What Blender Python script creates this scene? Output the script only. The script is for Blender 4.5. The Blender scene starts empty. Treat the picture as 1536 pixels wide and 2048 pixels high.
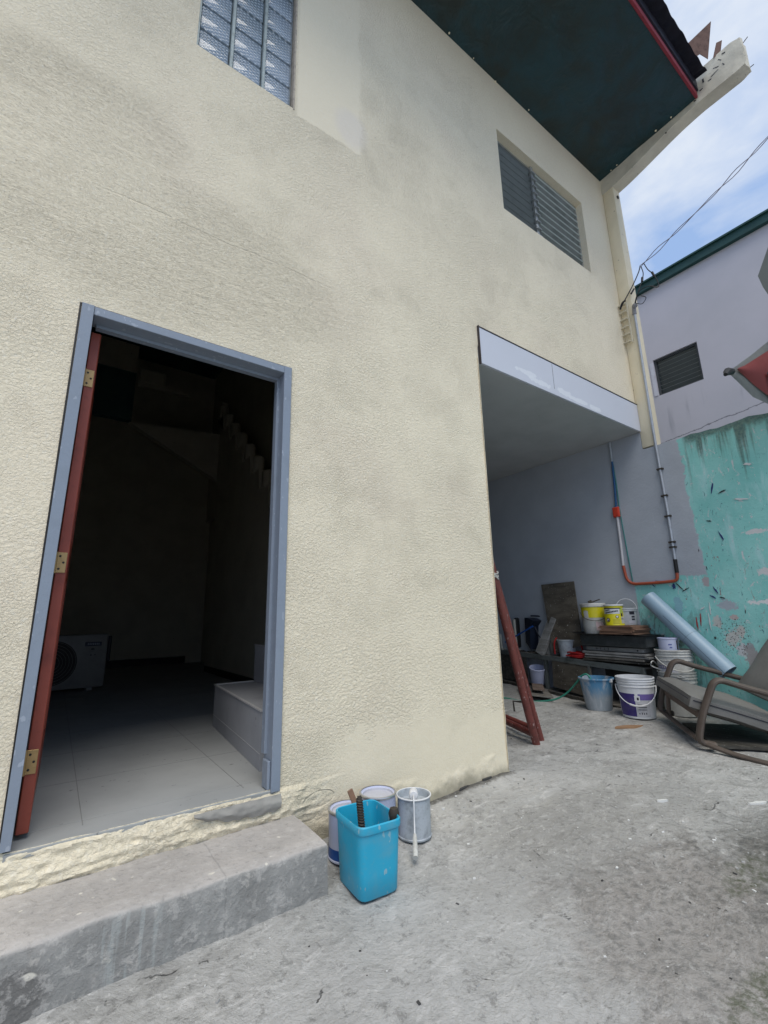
import bpy, bmesh, math, random
from mathutils import Vector, Matrix, noise
random.seed(7)
PI = math.pi
D = bpy.data; SC = bpy.context.scene; COL = SC.collection

# ------------------------------------------------------------------ camera
YAW, PITCH, ROLL = 0.619522115, 0.227737018, -0.0207373305
f = Vector((math.sin(YAW)*math.cos(PITCH), math.cos(YAW)*math.cos(PITCH), math.sin(PITCH)))
r0 = Vector((math.cos(YAW), -math.sin(YAW), 0)); u0 = r0.cross(f)
rr = r0*math.cos(ROLL)+u0*math.sin(ROLL); uu = -r0*math.sin(ROLL)+u0*math.cos(ROLL)
cd = D.cameras.new('camera'); cam = D.objects.new('camera', cd); COL.objects.link(cam)
cam.matrix_world = Matrix(((rr.x, uu.x, -f.x, 0), (rr.y, uu.y, -f.y, -2.1), (rr.z, uu.z, -f.z, 0.94), (0, 0, 0, 1)))
cd.sensor_fit = 'VERTICAL'; cd.sensor_height = 36; cd.sensor_width = 27
cd.lens = 36*907.516/2048; cd.clip_start = .02; cd.clip_end = 500
SC.camera = cam

# ------------------------------------------------------------------ world, sun, exposure
SUN_EL, SUN_AZ = math.radians(63), math.radians(205)      # azimuth from +Y clockwise
W = D.worlds.new('World'); SC.world = W; W.use_nodes = True
wn, wl = W.node_tree.nodes, W.node_tree.links
wn.clear()
o_ = wn.new('ShaderNodeOutputWorld'); bg = wn.new('ShaderNodeBackground'); bg.inputs['Strength'].default_value = .1
sky = wn.new('ShaderNodeTexSky'); sky.sky_type = 'NISHITA'; sky.sun_disc = False
sky.sun_elevation = SUN_EL; sky.sun_rotation = SUN_AZ; sky.air_density = 1.2; sky.dust_density = 1.0; sky.ozone_density = 2.0
tc = wn.new('ShaderNodeTexCoord'); mp = wn.new('ShaderNodeMapping'); mp.inputs['Scale'].default_value = (1.0, 1.0, 2.6)
mp.inputs['Rotation'].default_value = (0.5, 0.35, 0.2)
n1 = wn.new('ShaderNodeTexNoise'); n1.inputs['Scale'].default_value = 2.6; n1.inputs['Detail'].default_value = 8; n1.inputs['Roughness'].default_value = .55; n1.inputs['Distortion'].default_value = .35
cr = wn.new('ShaderNodeValToRGB'); cr.color_ramp.elements[0].position = .42; cr.color_ramp.elements[1].position = .80
cr.color_ramp.elements[0].color = (.10, .10, .10, 1); cr.color_ramp.elements[1].color = (1, 1, 1, 1)
mx = wn.new('ShaderNodeMix'); mx.data_type = 'RGBA'
mx.inputs[7].default_value = (7.2, 7.4, 7.5, 1)
wl.new(tc.outputs['Generated'], mp.inputs[0]); wl.new(mp.outputs[0], n1.inputs['Vector']); wl.new(n1.outputs[0], cr.inputs[0])
wl.new(cr.outputs[0], mx.inputs[0]); bl = wn.new('ShaderNodeMix'); bl.data_type = 'RGBA'; bl.inputs[0].default_value = .7; bl.inputs[7].default_value = (2.4, 4.0, 7.2, 1); wl.new(sky.outputs[0], bl.inputs[6]); wl.new(bl.outputs[2], mx.inputs[6]); wl.new(mx.outputs[2], bg.inputs[0]); wl.new(bg.outputs[0], o_.inputs[0])
sl = D.lights.new('sun', 'SUN'); sl.energy = 2.0; sl.angle = math.radians(40); sl.color = (1, .94, .84)
so = D.objects.new('sun', sl); COL.objects.link(so); so.location = (0, -8, 10)
sd = Vector((math.sin(SUN_AZ)*math.cos(SUN_EL), math.cos(SUN_AZ)*math.cos(SUN_EL), math.sin(SUN_EL)))
so.rotation_euler = sd.to_track_quat('Z', 'Y').to_euler()
SC.view_settings.view_transform = 'Standard'; SC.view_settings.look = 'None'; SC.view_settings.gamma = 1
SC.view_settings.exposure = 0.40
SC.render.engine = 'CYCLES'; SC.cycles.max_bounces = 8; SC.cycles.diffuse_bounces = 5
SC.cycles.use_denoising = True

# ------------------------------------------------------------------ node helper
class NT:
    def __init__(s, name):
        s.m = D.materials.new(name); s.m.use_nodes = True; s.t = s.m.node_tree; s.t.nodes.clear()
        s.out = s.t.nodes.new('ShaderNodeOutputMaterial'); s.b = s.t.nodes.new('ShaderNodeBsdfPrincipled')
        s.t.links.new(s.b.outputs[0], s.out.inputs[0])
        s.co = s.t.nodes.new('ShaderNodeTexCoord')
        s.geo = s.t.nodes.new('ShaderNodeNewGeometry')
        s.P = s.geo.outputs['Position']; s.O = s.co.outputs['Object']
    def put(s, sock, v):
        if v is None: return
        if hasattr(v, 'links') or isinstance(v, bpy.types.NodeSocket): s.t.links.new(v, sock)
        else:
            if isinstance(v, (tuple, list)) and len(v) == 3 and sock.type == 'RGBA': v = (*v, 1)
            sock.default_value = v
    def math(s, op, a, b=None, c=None, clamp=False):
        n = s.t.nodes.new('ShaderNodeMath'); n.operation = op; n.use_clamp = clamp
        s.put(n.inputs[0], a); s.put(n.inputs[1], b)
        if c is not None: s.put(n.inputs[2], c)
        return n.outputs[0]
    def noise(s, scale, detail=4, rough=.5, dist=0, vec=None, out=0):
        n = s.t.nodes.new('ShaderNodeTexNoise'); n.inputs['Scale'].default_value = scale; n.inputs['Detail'].default_value = detail
        n.inputs['Roughness'].default_value = rough; n.inputs['Distortion'].default_value = dist
        s.put(n.inputs['Vector'], vec if vec is not None else s.P); return n.outputs[out]
    def vor(s, scale, vec=None, feature='F1', out=0, rnd=1):
        n = s.t.nodes.new('ShaderNodeTexVoronoi'); n.inputs['Scale'].default_value = scale; n.feature = feature
        n.inputs['Randomness'].default_value = rnd
        s.put(n.inputs['Vector'], vec if vec is not None else s.P); return n.outputs[out]
    def map(s, scale=(1, 1, 1), rot=(0, 0, 0), loc=(0, 0, 0), vec=None):
        n = s.t.nodes.new('ShaderNodeMapping'); n.inputs['Scale'].default_value = scale; n.inputs['Rotation'].default_value = rot
        n.inputs['Location'].default_value = loc; s.put(n.inputs[0], vec if vec is not None else s.P); return n.outputs[0]
    def ramp(s, v, a, b):      # smooth 0..1 between a and b
        n = s.t.nodes.new('ShaderNodeMapRange'); n.interpolation_type = 'SMOOTHSTEP'
        n.inputs[1].default_value = a; n.inputs[2].default_value = b; s.put(n.inputs[0], v); return n.outputs[0]
    def mix(s, fac, a, b):
        n = s.t.nodes.new('ShaderNodeMix'); n.data_type = 'RGBA'
        s.put(n.inputs[0], fac); s.put(n.inputs[6], a); s.put(n.inputs[7], b); return n.outputs[2]
    def sep(s, vec=None):
        n = s.t.nodes.new('ShaderNodeSeparateXYZ'); s.put(n.inputs[0], vec if vec is not None else s.P); return n.outputs
    def blob(s, ax, ay, x0, y0, rx, ry, nz, amt=.6, soft=.15):   # irregular patch of a wall or floor
        a = s.math('DIVIDE', s.math('SUBTRACT', ax, x0), rx); b = s.math('DIVIDE', s.math('SUBTRACT', ay, y0), ry)
        d = s.math('SQRT', s.math('ADD', s.math('MULTIPLY', a, a), s.math('MULTIPLY', b, b)))
        d = s.math('ADD', d, s.math('MULTIPLY', s.math('SUBTRACT', nz, .5), amt*2))
        return s.ramp(d, 1+soft, 1-soft)
    def bump(s, h, strength=.5, dist=.01):
        n = s.t.nodes.new('ShaderNodeBump'); n.inputs['Strength'].default_value = strength; n.inputs['Distance'].default_value = dist
        s.put(n.inputs['Height'], h); s.put(s.b.inputs['Normal'], n.outputs[0])
    def fin(s, color, rough=.7, metal=0, spec=.5):
        s.put(s.b.inputs['Base Color'], color); s.put(s.b.inputs['Roughness'], rough); s.put(s.b.inputs['Metallic'], metal)
        s.b.inputs['Specular IOR Level'].default_value = spec
        return s.m

_mc = {}
def paint(name, c, rough=.55, metal=0, dirt=.35, dcol=None, scale=9, bump=.15, spec=.4, spots=None):
    """worn coloured surface: base colour with blotchy dirt and fine bump"""
    if name in _mc: return _mc[name]
    n = NT(name)
    a = n.noise(scale, 6, .6); b = n.noise(scale*7, 3, .6)
    dcol = dcol or tuple(x*.45 for x in c)
    col = n.mix(n.math('MULTIPLY', n.ramp(a, .45, .75), dirt), c, dcol)
    col = n.mix(n.math('MULTIPLY', n.ramp(b, .55, .7), dirt*.5), col, dcol)
    if spots:
        col = n.mix(n.ramp(n.noise(scale*4, 2, .5, vec=n.map((1, 1, .5))), .66, .69), col, spots)
    n.bump(n.math('ADD', a, n.math('MULTIPLY', b, .4)), bump, .004)
    _mc[name] = n.fin(col, n.math('ADD', rough-.1, n.math('MULTIPLY', a, .25)), metal, spec)
    return _mc[name]

# ------------------------------------------------------------------ mesh helper
class MB:
    def __init__(s): s.bm = bmesh.new(); s.mats = []; s.mi = 0
    def mat(s, m):
        if m not in s.mats: s.mats.append(m)
        s.mi = s.mats.index(m); return s
    def _tag(s, fs):
        for x in fs: x.material_index = s.mi
    def box(s, a, b, M=None, bev=0, seg=1):
        a, b = [min(p, q) for p, q in zip(a, b)], [max(p, q) for p, q in zip(a, b)]
        t = bmesh.new()
        vs = [t.verts.new((x, y, z)) for x in (a[0], b[0]) for y in (a[1], b[1]) for z in (a[2], b[2])]
        for q in ((0, 1, 3, 2), (4, 6, 7, 5), (0, 4, 5, 1), (2, 3, 7, 6), (0, 2, 6, 4), (1, 5, 7, 3)): t.faces.new([vs[i] for i in q])
        if bev: bmesh.ops.bevel(t, geom=t.edges[:]+t.verts[:], offset=bev, segments=seg, affect='EDGES', profile=.5)
        return s.merge(t, M)
    def merge(s, t, M=None):
        if M is not None: bmesh.ops.transform(t, matrix=M, verts=t.verts)
        bmesh.ops.recalc_face_normals(t, faces=t.faces[:])
        mp = {v: s.bm.verts.new(v.co) for v in t.verts}
        for x in t.faces:
            try: g = s.bm.faces.new([mp[v] for v in x.verts]); g.material_index = s.mi
            except ValueError: pass
        t.free(); return s
    def tube(s, pts, rad, n=10, cap=True, flat=None):
        pts = [Vector(p) for p in pts]; t = bmesh.new(); rings = []
        rads = rad if isinstance(rad, (list, tuple)) else [rad]*len(pts)
        N = None
        for i, p in enumerate(pts):
            d = (pts[min(i+1, len(pts)-1)]-pts[max(i-1, 0)]).normalized()
            if N is None:
                N = d.orthogonal().normalized() if abs(d.z) > .9 else d.cross(Vector((0, 0, 1))).normalized()
            N = (N-d*N.dot(d)).normalized(); B = d.cross(N)
            ring = []
            for k in range(n):
                a = 2*PI*(k+.5)/n
                x, y = math.cos(a), math.sin(a)
                if flat: x, y = x*flat[0], y*flat[1]
                ring.append(t.verts.new(p+(N*x+B*y)*rads[i]))
            rings.append(ring)
        for i in range(len(rings)-1):
            for k in range(n): t.faces.new((rings[i][k], rings[i][(k+1) % n], rings[i+1][(k+1) % n], rings[i+1][k]))
        if cap: t.faces.new(rings[0][::-1]); t.faces.new(rings[-1])
        return s.merge(t)
    def lathe(s, prof, n=32, M=None, sq=None):
        """prof: (r,z) list; sq: superellipse corner for square bins"""
        t = bmesh.new(); rings = []
        for r, z in prof:
            ring = []
            for k in range(n):
                a = 2*PI*k/n; c, q = math.cos(a), math.sin(a); g = 1
                if sq: g = 1/((abs(c)**sq+abs(q)**sq)**(1/sq))
                ring.append(t.verts.new((r*c*g, r*q*g, z)))
            rings.append(ring)
        for i in range(len(rings)-1):
            for k in range(n): t.faces.new((rings[i][k], rings[i][(k+1) % n], rings[i+1][(k+1) % n], rings[i+1][k]))
        if M is not None: bmesh.ops.transform(t, matrix=M, verts=t.verts)
        mp = {v: s.bm.verts.new(v.co) for v in t.verts}
        for x in t.faces: g = s.bm.faces.new([mp[v] for v in x.verts]); g.material_index = s.mi
        t.free(); return s
    def prism(s, poly, axis, a, b, M=None):
        """poly of 2-D points extruded along axis from a to b"""
        t = bmesh.new()
        def v3(p, w): q = list(p); q.insert(axis, w); return q
        A = [t.verts.new(v3(p, a)) for p in poly]; B = [t.verts.new(v3(p, b)) for p in poly]; n = len(poly)
        t.faces.new(A); t.faces.new(B[::-1])
        for i in range(n): t.faces.new((A[i], B[i], B[(i+1) % n], A[(i+1) % n]))
        return s.merge(t, M)
    def quad(s, ps):
        g = s.bm.faces.new([s.bm.verts.new(p) for p in ps]); g.material_index = s.mi; return s
    def grid(s, fn, nu, nv):
        V = [[s.bm.verts.new(fn(i/nu, j/nv)) for j in range(nv+1)] for i in range(nu+1)]
        for i in range(nu):
            for j in range(nv): g = s.bm.faces.new((V[i][j], V[i+1][j], V[i+1][j+1], V[i][j+1])); g.material_index = s.mi
        return s
    def build(s, name, mat=None, parent=None, smooth=35, loc=None):
        me = D.meshes.new(name)
        if loc is not None: bmesh.ops.translate(s.bm, vec=-Vector(loc), verts=s.bm.verts)
        s.bm.to_mesh(me); s.bm.free()
        for m in (s.mats or [mat]): me.materials.append(m)
        if smooth:
            me.polygons.foreach_set('use_smooth', [True]*len(me.polygons)); me.set_sharp_from_angle(angle=math.radians(smooth))
        o = D.objects.new(name, me); COL.objects.link(o)
        if loc is not None: o.location = loc
        if parent: o.parent = parent; o.matrix_parent_inverse = parent.matrix_world.inverted() if False else Matrix()
        return o

def thing(name, label, cat, loc=(0, 0, 0), rot=(0, 0, 0), group=None):
    o = D.objects.new(name, None); COL.objects.link(o); o.location = loc; o.rotation_euler = rot
    o['label'] = label; o['category'] = cat
    if group: o['group'] = group
    return o
def tag(o, label, cat, group=None):
    o['label'] = label; o['category'] = cat
    if group: o['group'] = group
    return o
def T(x, y, z): return Matrix.Translation((x, y, z))
def Rz(a): return Matrix.Rotation(a, 4, 'Z')
def arc(c, e1, e2, r, a0, a1, n=12, sx=1, sy=1):
    c, e1, e2 = Vector(c), Vector(e1), Vector(e2)
    return [c+e1*math.cos(a0+(a1-a0)*i/n)*r*sx+e2*math.sin(a0+(a1-a0)*i/n)*r*sy for i in range(n+1)]
def fillet(pts, r, n=5):
    pts = [Vector(p) for p in pts]; out = [pts[0]]
    for i in range(1, len(pts)-1):
        a, b, c = pts[i-1], pts[i], pts[i+1]
        d1, d2 = (a-b), (c-b); q = min(r, d1.length*.49, d2.length*.49)
        p1, p2 = b+d1.normalized()*q, b+d2.normalized()*q
        for k in range(n+1):
            t = k/n; out.append((1-t)**2*p1+2*t*(1-t)*b+t*t*p2)
    return out+[pts[-1]]
def sag(pts, n=8):   # smooth curve through points
    pts = [Vector(p) for p in pts]; P = [pts[0]]+pts+[pts[-1]]; out = []
    for i in range(1, len(P)-2):
        for k in range(n):
            t = k/n
            out.append(.5*((2*P[i])+(-P[i-1]+P[i+1])*t+(2*P[i-1]-5*P[i]+4*P[i+1]-P[i+2])*t*t+(-P[i-1]+3*P[i]-3*P[i+1]+P[i+2])*t**3))
    return out+[pts[-1]]
def ss(a, b, t):
    t = min(1, max(0, (t-a)/(b-a))); return t*t*(3-2*t)
def gz(x, y):
    return -.045*(1-ss(1.2, 2.5, x))-.03*ss(0, .4, -y)*(1-ss(1.5, 2.6, x))+.04*ss(3.5, 4.25, x)*ss(-.5, .0, y)+.05*ss(.6, 2.2, y)*ss(2.0, 2.6, x)

# ------------------------------------------------------------------ materials of the setting
def stucco_material():
    n = NT('cream_stucco'); X, Y, Z = n.sep()
    big = n.noise(2.2, 3, .5)
    wob = n.noise(7, 3, .5, out=1)
    a = n.noise(62, 5, .62, .6, vec=n.map((1, 1, 1.3)))
    a2_ = n.noise(105, 4, .65, .4)
    a = n.mix(n.ramp(n.noise(2.4, 5, .65, vec=n.map(loc=(2, 1, 6))), .42, .62), a, a2_)
    w = n.math('ADD', .55, n.math('MULTIPLY', n.math('SUBTRACT', n.ramp(a, .36, .66), .55), n.math('MULTIPLY_ADD', n.ramp(n.noise(1.7, 4, .6, vec=n.map(loc=(7, 1, 3))), .3, .7), .5, .5)))
    fine = n.noise(140, 4, .7)
    tv = n.map((1.0, 1, 6), (0, .34, 0))
    s1_ = n.noise(7, 3, .6, 1.2, vec=tv)
    ln_ = n.math('ABSOLUTE', n.math('SUBTRACT', n.math('FRACT', n.math('MULTIPLY', s1_, 11)), .5))
    scr2 = n.math('ADD', n.math('MULTIPLY', n.ramp(ln_, .0, .10), .55), n.math('MULTIPLY', n.ramp(n.noise(40, 4, .65, .5, vec=tv), .4, .6), .45))
    def ring(x0, z0, R, rx, rz):
        dx = n.math('SUBTRACT', X, x0); dz = n.math('SUBTRACT', Z, z0)
        d = n.math('SQRT', n.math('ADD', n.math('MULTIPLY', dx, dx), n.math('MULTIPLY', dz, dz)))
        d = n.math('ADD', d, n.math('MULTIPLY', n.noise(3, 2, .5), .1))
        cb = n.t.nodes.new('ShaderNodeCombineXYZ'); n.put(cb.inputs[0], n.math('MULTIPLY', d, 60)); n.put(cb.inputs[1], n.math('MULTIPLY', n.math('ARCTAN2', dz, dx), 4))
        wv = n.ramp(n.noise(1.0, 4, .6, .3, vec=cb.outputs[0]), .36, .56)
        m = n.blob(X, Z, rx, rz, R, R, big, .9, .45)
        return wv, m
    wv1, m1 = ring(-.55, 2.65, .36, -.18, 3.0)
    wv2, m2 = ring(1.62, 2.78, .20, 1.62, 2.84)
    mscr = n.math('MAXIMUM', n.blob(X, Z, .35, 2.72, .95, .42, big, .55, .3), n.blob(X, Z, -.25, 3.25, .5, .3, big, .5, .3))
    hh = n.mix(n.math('MULTIPLY', mscr, .85), w, scr2)
    hh = n.mix(n.math('MULTIPLY', m1, .4), hh, wv1); hh = n.mix(n.math('MULTIPLY', m2, .3), hh, wv2)
    # smooth rendered areas: along the foot of the wall, beside the block window
    zz = n.math('ADD', Z, n.math('MULTIPLY', n.math('SUBTRACT', n.noise(6, 7, .75), .5), .5))
    low = n.ramp(n.math('SUBTRACT', zz, n.math('MULTIPLY', X, -.0)), .42, .34)
    lowx = n.math('MULTIPLY', low, n.ramp(X, .9, 1.35))
    px_ = n.math('MULTIPLY', n.ramp(X, .872, .9), n.ramp(n.math('ADD', X, n.math('MULTIPLY', n.noise(6, 5, .7), .16)), 1.47, 1.42))
    patch = n.math('MULTIPLY', px_, n.ramp(n.math('ADD', Z, n.math('MULTIPLY', n.noise(8, 5, .7), .1)), 4.09, 4.11))
    up = n.math('MULTIPLY', n.ramp(Z, 4.2, 5.4), .35)
    sm = n.math('MAXIMUM', n.math('MULTIPLY', n.math('MAXIMUM', lowx, patch), .93), up)
    soft = n.math('MULTIPLY', n.noise(11, 5, .6), .8)
    hh = n.mix(sm, hh, soft)
    hb = n.math('ADD', hh, n.math('MULTIPLY', fine, .45))
    zl = n.math('SUBTRACT', Z, n.math('ADD', 2.885, n.math('MULTIPLY', n.math('SUBTRACT', n.noise(2.5, 4, .6, vec=n.map((1, 1, .1))), .5), .07)))
    lm = n.math('MULTIPLY', n.ramp(n.math('ABSOLUTE', zl), .006, .001), n.math('MULTIPLY', n.ramp(X, -.1, .05), n.ramp(X, 1.25, 1.0)))
    lm = n.math('MULTIPLY', lm, n.ramp(n.noise(9, 3, .6), .38, .5))
    hb = n.math('SUBTRACT', hb, n.math('MULTIPLY', lm, .8))
    chip = n.math('SUBTRACT', n.blob(X, Z, 1.09, .13, .085, .035, big, .5, .06), 0)
    hb = n.math('SUBTRACT', hb, n.math('MULTIPLY', chip, .9))
    n.bump(hb, .9, .0045)
    col = n.mix(n.ramp(big, .3, .75), (.875, .785, .60), (.855, .765, .585))
    col = n.mix(n.math('MULTIPLY', n.ramp(n.noise(1.3, 2, .5, vec=n.map(loc=(3, 0, 1))), .5, .7), .35), col, (.84, .73, .575))
    mot = n.noise(33, 5, .7, .6)
    col = n.mix(n.math('MULTIPLY', n.math('MULTIPLY', n.ramp(mot, .44, .62), n.math('SUBTRACT', 1, n.math('MULTIPLY', sm, .6))), .25), col, (.74, .65, .48))
    col = n.mix(n.math('MULTIPLY', n.ramp(hh, .42, .0), .12), col, (.50, .44, .33))  # pits darkened in the colour, for shade in the relief with some dirt
    col = n.mix(n.math('MULTIPLY', n.ramp(n.noise(60, 5, .75), .54, .62), .6), col, (.88, .83, .70))
    col = n.mix(n.math('MULTIPLY', n.ramp(n.noise(75, 4, .7, .5, vec=n.map((1, 1, 1.2), loc=(3, 3, 3))), .57, .66), n.math('MULTIPLY_ADD', sm, -.3, .42)), col, (.56, .49, .36))
    col = n.mix(n.math('MULTIPLY', patch, .3), col, (.87, .785, .61))
    lil = n.blob(X, Z, 1.28, 4.22, .13, .15, big, .6, .3)
    col = n.mix(n.math('MULTIPLY', lil, .3), col, (.70, .65, .66))
    col = n.mix(n.math('MULTIPLY', n.ramp(n.noise(34, 3, .6), .70, .74), .5), col, (.32, .28, .2))
    col = n.mix(n.math('MULTIPLY', lm, .2), col, (.36, .32, .24))
    foot = n.ramp(n.math('ADD', Z, n.math('MULTIPLY', n.noise(9, 4, .6), -.16)), .0, -.09)
    col = n.mix(n.math('MULTIPLY', foot, .8), col, (.22, .2, .15))
    stain = n.math('MULTIPLY', low, n.ramp(n.noise(3.2, 5, .6), .42, .7))
    col = n.mix(n.math('MULTIPLY', n.math('MAXIMUM', stain, n.math('MULTIPLY', low, .5)), .45), col, (.58, .53, .39))
    return n.fin(col, .85, 0, .25)
def plain_plaster(name, c, c2, bump=.3, sc=30):
    n = NT(name); a = n.noise(3, 5, .6); b = n.noise(sc, 4, .6)
    col = n.mix(n.ramp(a, .35, .7), c, c2)
    col = n.mix(n.math('MULTIPLY', n.ramp(n.noise(26, 3, .6), .69, .72), .6), col, tuple(x*.35 for x in c))
    n.bump(n.math('ADD', b, n.math('MULTIPLY', a, .8)), bump, .005); return n.fin(col, .8, 0, .25)
def ground_material():
    n = NT('rough_cement'); X, Y, Z = n.sep()
    a = n.noise(1.4, 8, .66); b = n.noise(6.5, 7, .68, .6); c = n.noise(38, 5, .65); d = n.noise(150, 3, .7)
    st = n.noise(9, 5, .6, .8, vec=n.map((1, 2.2, 1), (0, 0, .6)))
    col = n.mix(n.ramp(a, .33, .68), (.455, .45, .43), (.35, .347, .332))
    col = n.mix(n.math('MULTIPLY', n.ramp(b, .46, .66), .55), col, (.24, .235, .222))
    col = n.mix(n.math('MULTIPLY', n.ramp(st, .55, .70), .6), col, (.62, .61, .59))
    col = n.mix(n.math('MULTIPLY', n.ramp(c, .54, .68), .5), col, (.16, .158, .15))
    col = n.mix(n.math('MULTIPLY', n.ramp(n.noise(60, 2, .5), .66, .7), .5), col, (.62, .61, .58))
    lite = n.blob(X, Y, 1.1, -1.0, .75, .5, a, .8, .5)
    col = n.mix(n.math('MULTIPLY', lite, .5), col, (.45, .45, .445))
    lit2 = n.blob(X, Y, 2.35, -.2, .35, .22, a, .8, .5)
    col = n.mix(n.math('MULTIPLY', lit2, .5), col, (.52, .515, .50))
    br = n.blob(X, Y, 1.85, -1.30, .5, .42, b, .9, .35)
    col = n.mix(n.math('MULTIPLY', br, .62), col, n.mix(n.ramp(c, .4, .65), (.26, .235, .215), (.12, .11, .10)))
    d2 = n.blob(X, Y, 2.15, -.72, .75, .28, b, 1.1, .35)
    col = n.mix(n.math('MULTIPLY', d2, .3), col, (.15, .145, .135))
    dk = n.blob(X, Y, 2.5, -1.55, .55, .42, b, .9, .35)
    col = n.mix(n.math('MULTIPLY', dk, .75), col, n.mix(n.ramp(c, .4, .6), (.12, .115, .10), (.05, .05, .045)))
    ms = n.math('MAXIMUM', n.blob(X, Y, 2.20, -1.28, .18, .07, b, 1.0, .3), n.blob(X, Y, 1.62, -1.50, .2, .07, b, 1.2, .3))
    col = n.mix(n.math('MULTIPLY', ms, n.math('MULTIPLY', n.ramp(c, .38, .62), .7)), col, (.10, .11, .065))
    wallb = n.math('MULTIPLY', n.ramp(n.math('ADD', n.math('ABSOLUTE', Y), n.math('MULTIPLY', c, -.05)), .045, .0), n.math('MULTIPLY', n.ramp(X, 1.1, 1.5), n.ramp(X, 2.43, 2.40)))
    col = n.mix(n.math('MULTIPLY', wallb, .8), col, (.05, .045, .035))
    # hairline and wider cracks
    cv = n.vor(2.3, vec=n.mix(.16, n.P, n.noise(4, 5, .6, out=1)), feature='DISTANCE_TO_EDGE')
    ck = n.math('MULTIPLY', n.ramp(cv, .007, .002), n.ramp(b, .57, .66))
    col = n.mix(n.math('MULTIPLY', ck, .8), col, (.05, .048, .045))
    h = n.math('ADD', n.math('MULTIPLY', b, 1.5), n.math('ADD', n.math('MULTIPLY', c, .8), n.math('MULTIPLY', d, .3)))
    col = n.mix(n.math('MULTIPLY', n.ramp(n.noise(22, 7, .75, .3), .52, .66), .3), col, (.60, .59, .57)); col = n.mix(n.math('MULTIPLY', n.ramp(n.noise(17, 7, .78, .3, vec=n.map(loc=(5, 3, 1))), .55, .63), .5), col, (.14, .138, .13))
    h = n.math('SUBTRACT', h, n.math('MULTIPLY', ck, .8))
    n.bump(h, .9, .016)
    return n.fin(col, n.math('ADD', .62, n.math('MULTIPLY', c, .3)), 0, .3)
def teal_material():
    n = NT('teal_grey_wall'); X, Y, Z = n.sep()
    a = n.noise(2.5, 5, .6); b = n.noise(13, 6, .65, .5); c = n.noise(45, 4, .65)
    teal = n.mix(n.ramp(a, .35, .7), (.29, .61, .57), (.21, .54, .50))
    bc = n.math('MULTIPLY_ADD', c, .5, n.math('MULTIPLY', b, .5))
    # pale scuffs and drips
    v = n.noise(9, 5, .65, .3, vec=n.map((1, 1, .22)))
    teal = n.mix(n.math('MULTIPLY', n.ramp(v, .53, .68), .7), teal, (.42, .66, .66))
    teal = n.mix(n.math('MULTIPLY', n.ramp(n.noise(19, 7, .78, 1.2, vec=n.map((1, 1, .5))), .60, .615), .9), teal, (.60, .59, .60))
    teal = n.mix(n.math('MULTIPLY', n.math('MULTIPLY', n.ramp(n.noise(32, 5, .75, 1.0, vec=n.map((1, 1, .3), loc=(4, 2, 1))), .64, .65), n.ramp(Z, 1.7, 1.4)), .8), teal, (.30, .10, .09))
    teal = n.mix(n.math('MULTIPLY', n.ramp(n.noise(34, 5, .75, 1.0, vec=n.map((1, 1, .4), loc=(9, 5, 2))), .63, .65), .8), teal, (.035, .10, .14))
    # battered lower area: bare plaster and grime
    g = n.math('MULTIPLY', n.ramp(n.math('ADD', Z, n.math('MULTIPLY', b, .5)), 1.36, 1.0), n.ramp(n.math('ADD', Y, n.math('MULTIPLY', b, .15)), -.38, .05))
    teal = n.mix(n.math('MULTIPLY', n.math('MULTIPLY', g, n.ramp(n.noise(15, 5, .65, .8, vec=n.map((1, 1, .4))), .46, .58)), .75), teal, (.12, .12, .105))
    for (y0, z0, ry, rz, cc) in ((-.40, .84, .035, .05, (.50, .50, .47)), (-.50, .70, .06, .075, (.52, .52, .49)), (-.545, .60, .045, .06, (.55, .55, .56)), (-.56, .75, .03, .05, (.5, .49, .46)), (-.61, .62, .035, .04, (.33, .34, .35)),
                                 (-.82, 1.00, .16, .022, (.66, .66, .66)), (-.50, .98, .07, .05, (.38, .42, .46)), (-.37, 1.20, .03, .05, (.40, .36, .37)), (-.53, .88, .03, .025, (.5, .42, .40)), (-.1, 1.0, .035, .08, (.25, .45, .50)), (-.62, .52, .06, .1, (.36, .34, .34)), (-.8, 1.6, .08, .02, (.6, .6, .6)), (-.82, 1.25, .06, .03, (.6, .6, .6))):
        teal = n.mix(n.blob(Y, Z, y0, z0, ry, rz, bc, 2.0, .10), teal, cc)
    speck = n.math('MULTIPLY', n.blob(Y, Z, -.50, .72, .13, .16, b, .8, .2), n.ramp(n.noise(70, 4, .7), .56, .6))
    teal = n.mix(speck, teal, (.07, .065, .06))
    # black mould running down from the top edge
    zz = n.math('SUBTRACT', 2.62, Z)
    dr = n.noise(13, 4, .65, vec=n.map((1, 1, .05)))
    ln = n.math('MULTIPLY', n.ramp(dr, .45, .75), 1.0)
    mould = n.ramp(n.math('SUBTRACT', n.math('MULTIPLY', ln, .6), n.math('SUBTRACT', zz, n.math('MULTIPLY', b, .22))), -.12, .45)
    topg = n.ramp(n.math('SUBTRACT', zz, n.math('MULTIPLY', b, .12)), .05, -.03)
    md = n.math('MAXIMUM', mould, topg)
    teal = n.mix(n.math('MULTIPLY', n.math('MULTIPLY', md, n.ramp(Y, -.36, -.42)), .78), teal, n.mix(n.ramp(c, .4, .6), (.035, .045, .04), (.10, .12, .09)))
    grey = n.mix(n.ramp(a, .3, .7), (.42, .45, .49), (.375, .40, .44))
    grey = n.mix(n.math('MULTIPLY', n.ramp(n.noise(40, 3, .6), .69, .72), .5), grey, (.5, .5, .5))
    nz = n.math('MULTIPLY', n.math('SUBTRACT', b, .5), .12)
    nz2 = n.math('MULTIPLY', n.math('SUBTRACT', a, .5), .25)
    yy = n.math('ADD', n.math('ADD', Y, nz), n.math('MULTIPLY', nz2, .4)); z2 = n.math('ADD', Z, nz)
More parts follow.
